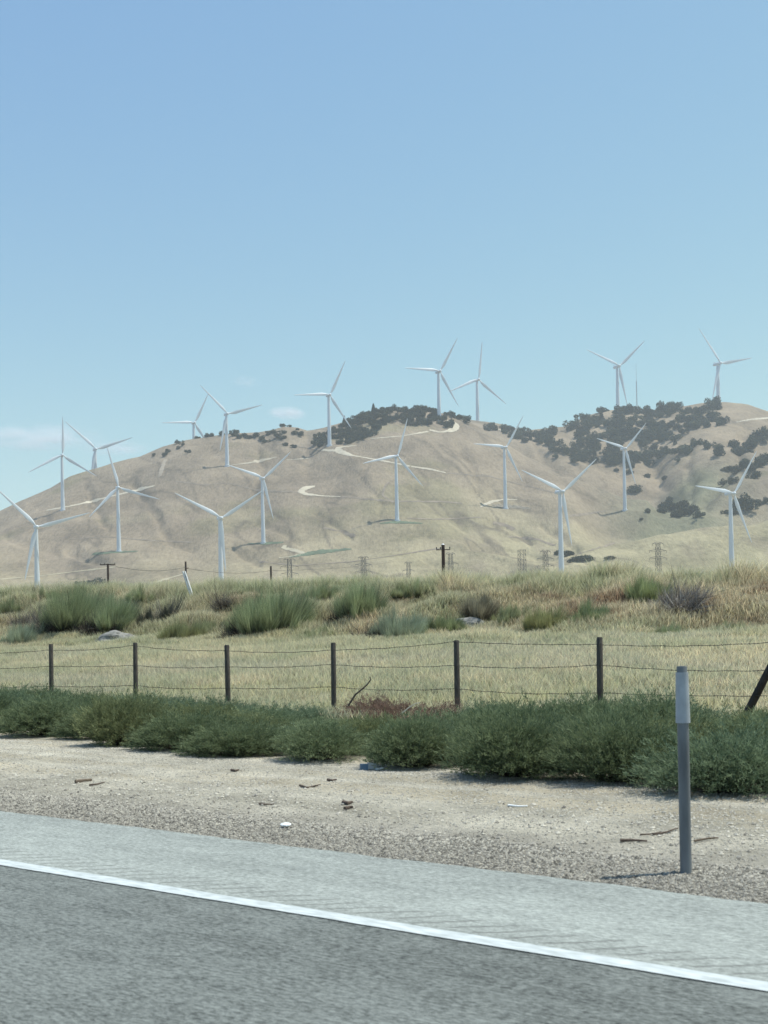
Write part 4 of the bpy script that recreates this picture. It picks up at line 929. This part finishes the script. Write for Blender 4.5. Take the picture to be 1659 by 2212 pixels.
# ------------------------------------------------------------------ barbed wire fence
FP = 16.15
def on_fence(x, y):
    tx, tz = tan_of(x, y); Y = FP / (0.6061 * tx + 0.7954); return Vector((tx * Y, Y, EYE + tz * Y))
fence = empty('barbed_wire_fence', on_fence(829, 1580)); tag(fence, 'barbed wire fence on weathered wooden posts running between the bushes and the field', 'fence')
inv = Matrix.Translation(-Vector(fence.location))
posts = [(-82, 1396), (110, 1391), (292, 1388), (490, 1393), (720, 1388), (986, 1383), (1295, 1376), (1690, 1372)]
tops = []
for i, (x, y) in enumerate(posts):
    t = on_fence(x, y); gz = near_z(t.x, t.y) - 0.25; mb = MB(); lx = random.uniform(-0.02, 0.02)
    r = 0.043 * random.uniform(0.95, 1.1)
    mb.tube([inv @ Vector((t.x + lx, t.y, gz)), inv @ Vector((t.x + lx * 0.4, t.y, (gz + t.z) / 2)), inv @ Vector((t.x, t.y, t.z - 0.02)), inv @ Vector((t.x, t.y, t.z))], [r * 1.12, r * 1.04, r, r * 0.8], 9)
    mb.build('fence_post', M_WOOD, fence); tops.append(t)
br0 = on_fence(1588, 1590); br1 = on_fence(1676, 1418)
mb = MB(); mb.tube([inv @ br0, inv @ br1], [0.056, 0.052], 9); o = mb.build('brace_post', mat('dark_steel', (0.03, 0.026, 0.025), 0.7, var=0.3), fence); o['label'] = 'dark post leaning right as a brace'
wy = [0.115, 0.43, 0.82, 1.22]       # below the post tops
wires = {0: [(-82, 1410), (110, 1404), (292, 1394), (490, 1405), (720, 1404), (986, 1386), (1295, 1392), (1690, 1386)],
         1: [(-82, 1440), (110, 1439), (292, 1437), (490, 1440), (720, 1435), (986, 1437), (1295, 1436), (1690, 1447)],
         2: [(-82, 1481), (110, 1482), (292, 1480), (490, 1486), (720, 1483), (986, 1487), (1295, 1496), (1690, 1503)],
         3: [(-82, 1512), (110, 1515), (292, 1520), (490, 1528), (720, 1533), (986, 1541), (1295, 1550), (1690, 1560)]}
for wi, pts in wires.items():
    mb = MB(); P = [on_fence(x, y) + Vector((-0.03, -0.045, 0)) for x, y in pts]; path = []
    for a, b2 in zip(P[:-1], P[1:]):
        sg = random.uniform(0.015, 0.045)
        for k in range(24):
            t = k / 24; path.append(a.lerp(b2, t) - Vector((0, 0, sg * 4 * t * (1 - t) + 0.004 * math.sin(t * 31 + wi))))
    path.append(P[-1]); path = [inv @ q for q in path]; mb.tube(path, 0.0042, 5)
    for a, b2 in zip(path[:-1], path[1:]):
        for t in (0.2, 0.75):
            c = a.lerp(b2, t)
            for _ in range(2):
                dv = Vector((random.uniform(-1, 1), random.uniform(-1, 1), random.uniform(-1, 1))).normalized() * 0.014; mb.tube([c - dv, c + dv], 0.0028, 3)
    mb.build('barbed_wire', M_WIRE, fence)

# bent stick caught on the fence, pale twig among the bushes
def twig(name, pts, r, lab, m=M_TWIG, cat='stick'):
    g0 = Vector(pts[0]); mb = MB(); mb.tube([Vector(p) - g0 for p in pts], [r * (1 - 0.5 * i / (len(pts) - 1)) for i in range(len(pts))], 6)
    o = mb.build(name, m); o.location = g0; tag(o, lab, cat); return o
Yf_ = 17.2
twig('bent_stick', [at(752, 1525, Yf_), at(768, 1500, Yf_), at(783, 1488, Yf_), at(794, 1478, Yf_), at(801, 1468, Yf_), at(799, 1462, Yf_)], 0.014, 'dark bent stick rising above the brown dead bush')
twig('pale_twig', [at(868, 1541, 15), at(884, 1528, 15), at(897, 1520, 15), at(908, 1517, 15)], 0.008, 'pale twig sticking out of the bushes left of the fifth post', mat('pale_twig', (0.55, 0.5, 0.42), 0.9))

# ------------------------------------------------------------------ delineator post
b = ground_at(1482, 1888); root = empty('delineator_post', b); tag(root, 'grey roadside delineator post with a pale reflector band near its top', 'marker post')
Yd = b.y; k = Yd / F_; H = (at(1470, 1439, Yd).z - b.z)
M_PG = mat('grey_plastic', (0.155, 0.168, 0.178), 0.55, var=0.35, scale=9, stretch=(1, 1, 0.25)); M_RF = mat('reflector_sheet', (0.33, 0.36, 0.39), 0.4, var=0.12, scale=12)
def ring(mb, secs, n=20):
    b0 = len(mb.v)
    for (z, rx, ry) in secs:
        for q in range(n):
            a = 2 * PI * q / n; mb.v.append((rx * math.cos(a), ry * math.sin(a), z))
    for i in range(len(secs) - 1):
        for q in range(n): mb.f.append((b0 + i * n + q, b0 + i * n + (q + 1) % n, b0 + (i + 1) * n + (q + 1) % n, b0 + (i + 1) * n + q))
ra = 12.5 * k
mb = MB(); ring(mb, [(-0.08, ra, ra), (H * 0.5, ra, ra), (H * 0.72, ra, ra * 0.9), (H - 0.01, ra * 0.90, ra * 0.70), (H, ra * 0.86, ra * 0.64), (H - 0.002, ra * 0.6, ra * 0.4), (H - 0.05, ra * 0.58, ra * 0.38)])
mb.build('post', M_PG, root)
mb = MB(); e = 0.004; ring(mb, [(H * 0.726, ra * 1.12, ra * 0.95), (H * 0.726, ra * 1.14 + e, ra * 0.97 + e), (H * 0.97, ra * 0.98 + e, ra * 0.78 + e), (H * 0.97, ra * 0.93, ra * 0.73)])
mb.build('reflector_band', M_RF, root)

# ------------------------------------------------------------------ gravel and litter
def stones(name, n, p0, p1, r0, r1, lab):
    s, p = scatter(n, p0, p1); z = zg(s, p)
    o6 = np.array([(1, 0, 0), (-1, 0, 0), (0, 1, 0), (0, -1, 0), (0, 0, 1), (0, 0, -1)], float)
    f8 = np.array([(0, 2, 4), (2, 1, 4), (1, 3, 4), (3, 0, 4), (2, 0, 5), (1, 2, 5), (3, 1, 5), (0, 3, 5)])
    rr = r0 + (r1 - r0) * R_.random(n) ** 3
    sc = rr[:, None, None] * R_.uniform(0.6, 1.3, (n, 6, 1)); a = R_.random(n) * 6.28; ca, sa = np.cos(a)[:, None], np.sin(a)[:, None]
    L = o6[None] * sc * (1, 1, 0.65); X = L[..., 0] * ca - L[..., 1] * sa; Yv = L[..., 0] * sa + L[..., 1] * ca
    V = np.stack([X + s[:, None], Yv + p[:, None], L[..., 2] + z[:, None] + rr[:, None] * 0.2], -1).reshape(-1, 3)
    Fc = (f8[None] + (np.arange(n) * 6)[:, None, None]).reshape(-1, 3)
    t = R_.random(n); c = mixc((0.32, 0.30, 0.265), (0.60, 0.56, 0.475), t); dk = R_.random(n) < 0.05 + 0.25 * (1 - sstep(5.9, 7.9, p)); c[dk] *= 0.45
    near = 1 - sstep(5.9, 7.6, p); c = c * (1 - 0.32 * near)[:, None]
    o = np_mesh(name, V, Fc, M_GRAV, np.repeat(c, 6, 0)); roadobj(o); tag(o, lab, 'gravel', kind='stuff'); return o
M_GRAV = leaf_mat('stone_chips', 0.0, 0.9)
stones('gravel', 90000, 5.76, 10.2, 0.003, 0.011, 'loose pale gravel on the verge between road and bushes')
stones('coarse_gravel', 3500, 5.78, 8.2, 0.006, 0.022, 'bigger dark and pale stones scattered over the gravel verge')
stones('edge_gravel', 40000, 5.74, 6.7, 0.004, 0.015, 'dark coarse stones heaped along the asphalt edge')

def on_ground(x, y, dz=0.01):
    g_ = ground_at(x, y); return Vector((g_.x, g_.y, g_.z + dz))
def lie(name, pix, r, lab, m=M_TWIG, cat='stick', dz=0.012): return twig(name, [on_ground(x, y, dz) for x, y in pix], r, lab, m, cat)
M_TAN = mat('tan_wood', (0.15, 0.115, 0.085), 0.9, var=0.2, scale=20)
lie('wood_stick', [(163, 1693), (180, 1690), (198, 1687)], 0.022, 'short brown stick on the gravel at the left', M_TAN)
lie('dry_twig', [(193, 1700), (212, 1697), (227, 1693)], 0.009, 'thin twig just right of the brown stick at the left')
lie('dry_twig', [(648, 1700), (662, 1704), (678, 1702), (692, 1698)], 0.011, 'curved dark twig on the gravel below the middle bushes')
lie('dry_twig', [(708, 1688), (718, 1690), (727, 1688)], 0.014, 'stubby dark twig just above and right of the curved one')
lie('bark_chunk', [(742, 1739), (751, 1741), (761, 1738)], 0.020, 'upper of two dark bark chunks lying together on the gravel')
lie('bark_chunk', [(745, 1750), (755, 1749), (763, 1747)], 0.016, 'lower of two dark bark chunks lying together on the gravel')
lie('dry_twig', [(1410, 1809), (1425, 1806), (1442, 1803), (1455, 1797), (1464, 1794)], 0.008, 'long curved twig touching the left of the marker post')
lie('dry_twig', [(1383, 1807), (1405, 1807), (1428, 1803)], 0.006, 'thin twig crossing under the long curved one')
lie('wood_stick', [(1340, 1820), (1360, 1821), (1398, 1824)], 0.011, 'straight dark stick left of the marker post')
lie('dry_twig', [(1500, 1823), (1530, 1819), (1552, 1818)], 0.008, 'brown twig right of the marker post', M_TAN)
lie('dry_twig', [(560, 1741), (575, 1742), (592, 1741)], 0.008, 'small grey twig near the asphalt left of centre')
lie('dry_twig', [(500, 1667), (508, 1668), (516, 1666)], 0.014, 'small dark chip on the pale gravel below the bushes')
M_LIT = mat('white_litter', (0.78, 0.80, 0.80), 0.6, var=0.05)
lie('white_strip', [(1098, 1745), (1120, 1746), (1140, 1746)], 0.009, 'thin white strip lying on the gravel right of centre', M_LIT, 'litter')
g_ = on_ground(618, 1789, 0.02); bm = bmesh.new(); bmesh.ops.create_icosphere(bm, subdivisions=3, radius=1)
for v in bm.verts: f = 0.7 + 0.6 * float(fbm(v.co.x * 2, v.co.y * 2 + v.co.z, 3, 8)); v.co = Vector((v.co.x * 0.040 * f, v.co.y * 0.04 * f, v.co.z * 0.014 * f))
me = bpy.data.meshes.new('paper_scrap'); bm.to_mesh(me); bm.free(); me.materials.append(M_LIT); o = link(bpy.data.objects.new('paper_scrap', me)); o.location = g_; tag(o, 'crumpled white paper scrap near the dark edge of the asphalt', 'litter')
# carton under the bushes
g_ = on_ground(796, 1663, 0.0); root = empty('carton', g_, rad(12)); tag(root, 'small blue and white carton lying under the middle bushes', 'litter')
M_CW = mat('carton_white', (0.36, 0.40, 0.43), 0.5, var=0.08); M_CB = mat('carton_blue', (0.10, 0.17, 0.26), 0.5, var=0.1)
mb = MB(); mb.box((0.035, 0, 0.035), (0.085, 0.06, 0.06), Matrix.Rotation(rad(6), 3, 'Y')); mb.build('white_half', M_CW, root, smooth=False)
mb = MB(); mb.box((-0.045, 0, 0.03), (0.07, 0.063, 0.06), Matrix.Rotation(rad(3), 3, 'Y')); mb.build('blue_half', M_CB, root, smooth=False)
mb = MB(); mb.box((0.10, -0.04, 0.012), (0.07, 0.05, 0.012), Matrix.Rotation(rad(-8), 3, 'Y')); mb.build('flap', M_LIT, root, smooth=False)

# ------------------------------------------------------------------ clouds and haze
def cloud(x, y, wpx, hpx, dens, lab, seed):
    Yd = 9000.0; c = at(x, y, Yd); k = Yd / F_
    bm = bmesh.new(); bmesh.ops.create_icosphere(bm, subdivisions=4, radius=1)
    me = bpy.data.meshes.new('cloud'); bm.to_mesh(me); bm.free()
    m = bpy.data.materials.new('cloud_vapour'); m.use_nodes = True; n = m.node_tree; n.nodes.clear(); L = n.links
    o_ = n.nodes.new('ShaderNodeOutputMaterial'); v = n.nodes.new('ShaderNodeVolumePrincipled'); v.inputs['Color'].default_value = (0.95, 0.98, 1.0, 1); v.inputs['Anisotropy'].default_value = 0.2
    tc = n.nodes.new('ShaderNodeTexCoord'); ln = n.nodes.new('ShaderNodeVectorMath'); ln.operation = 'LENGTH'; L.new(tc.outputs['Object'], ln.inputs[0])
    mr = n.nodes.new('ShaderNodeMapRange'); mr.inputs[1].default_value = 1.0; mr.inputs[2].default_value = 0.2; mr.inputs[3].default_value = 0; mr.inputs[4].default_value = 1; mr.interpolation_type = 'SMOOTHSTEP'
    L.new(ln.outputs['Value'], mr.inputs[0])
    nz = n.nodes.new('ShaderNodeTexNoise'); nz.inputs['Scale'].default_value = 1.6; nz.inputs['Detail'].default_value = 5
    mp = n.nodes.new('ShaderNodeMapping'); mp.inputs['Location'].default_value = (seed, seed, 0); mp.inputs['Scale'].default_value = (1.3, 1, 1); L.new(tc.outputs['Object'], mp.inputs[0]); L.new(mp.outputs[0], nz.inputs[0])
    m2 = n.nodes.new('ShaderNodeMapRange'); m2.inputs[1].default_value = 0.35; m2.inputs[2].default_value = 0.7; m2.inputs[3].default_value = 0.0; m2.inputs[4].default_value = dens; L.new(nz.outputs[0], m2.inputs[0])
    mu = n.nodes.new('ShaderNodeMath'); mu.operation = 'MULTIPLY'; L.new(mr.outputs[0], mu.inputs[0]); L.new(m2.outputs[0], mu.inputs[1])
    L.new(mu.outputs[0], v.inputs['Density']); L.new(v.outputs[0], o_.inputs['Volume']); me.materials.append(m)
    o = link(bpy.data.objects.new('cloud', me)); o.location = c; o.scale = (wpx * k / 2, 260, hpx * k / 2); tag(o, lab, 'cloud', 'thin clouds low over the hills'); return o
cloud(80, 945, 330, 70, 0.010, 'wide faint white cloud low at the left edge', 1.0)
cloud(250, 968, 180, 36, 0.006, 'very faint cloud wisp over the left slope', 2.0)
cloud(622, 892, 105, 26, 0.014, 'small oval white cloud over the left ridge', 4.2)
cloud(530, 825, 80, 20, 0.003, 'barely visible cloud wisp above the left ridge turbine', 6.0)

mb = MB(); mb.box((0, 1900, 320), (8000, 7000, 650)); m = bpy.data.materials.new('haze_air'); m.use_nodes = True; n = m.node_tree; n.nodes.clear()
o_ = n.nodes.new('ShaderNodeOutputMaterial'); v = n.nodes.new('ShaderNodeVolumePrincipled'); v.inputs['Color'].default_value = (0.84, 0.91, 0.97, 1); v.inputs['Density'].default_value = 0.00010
v.inputs['Anisotropy'].default_value = 0.0
n.links.new(v.outputs[0], o_.inputs['Volume'])
hz = mb.build('haze', m, smooth=False); tag(hz, 'thin bluish haze fading the far hills', 'haze', kind='stuff')
print('TREES', ntree, 'OBJECTS', len(S.objects))

for o in S.objects:
    if o.parent is None and 'label' in o:
        nw = len(str(o['label']).replace(',', ' ').replace('-', ' ').split())
        if nw > 16 or nw < 4: print('LONG', nw, o.name, o['label'])
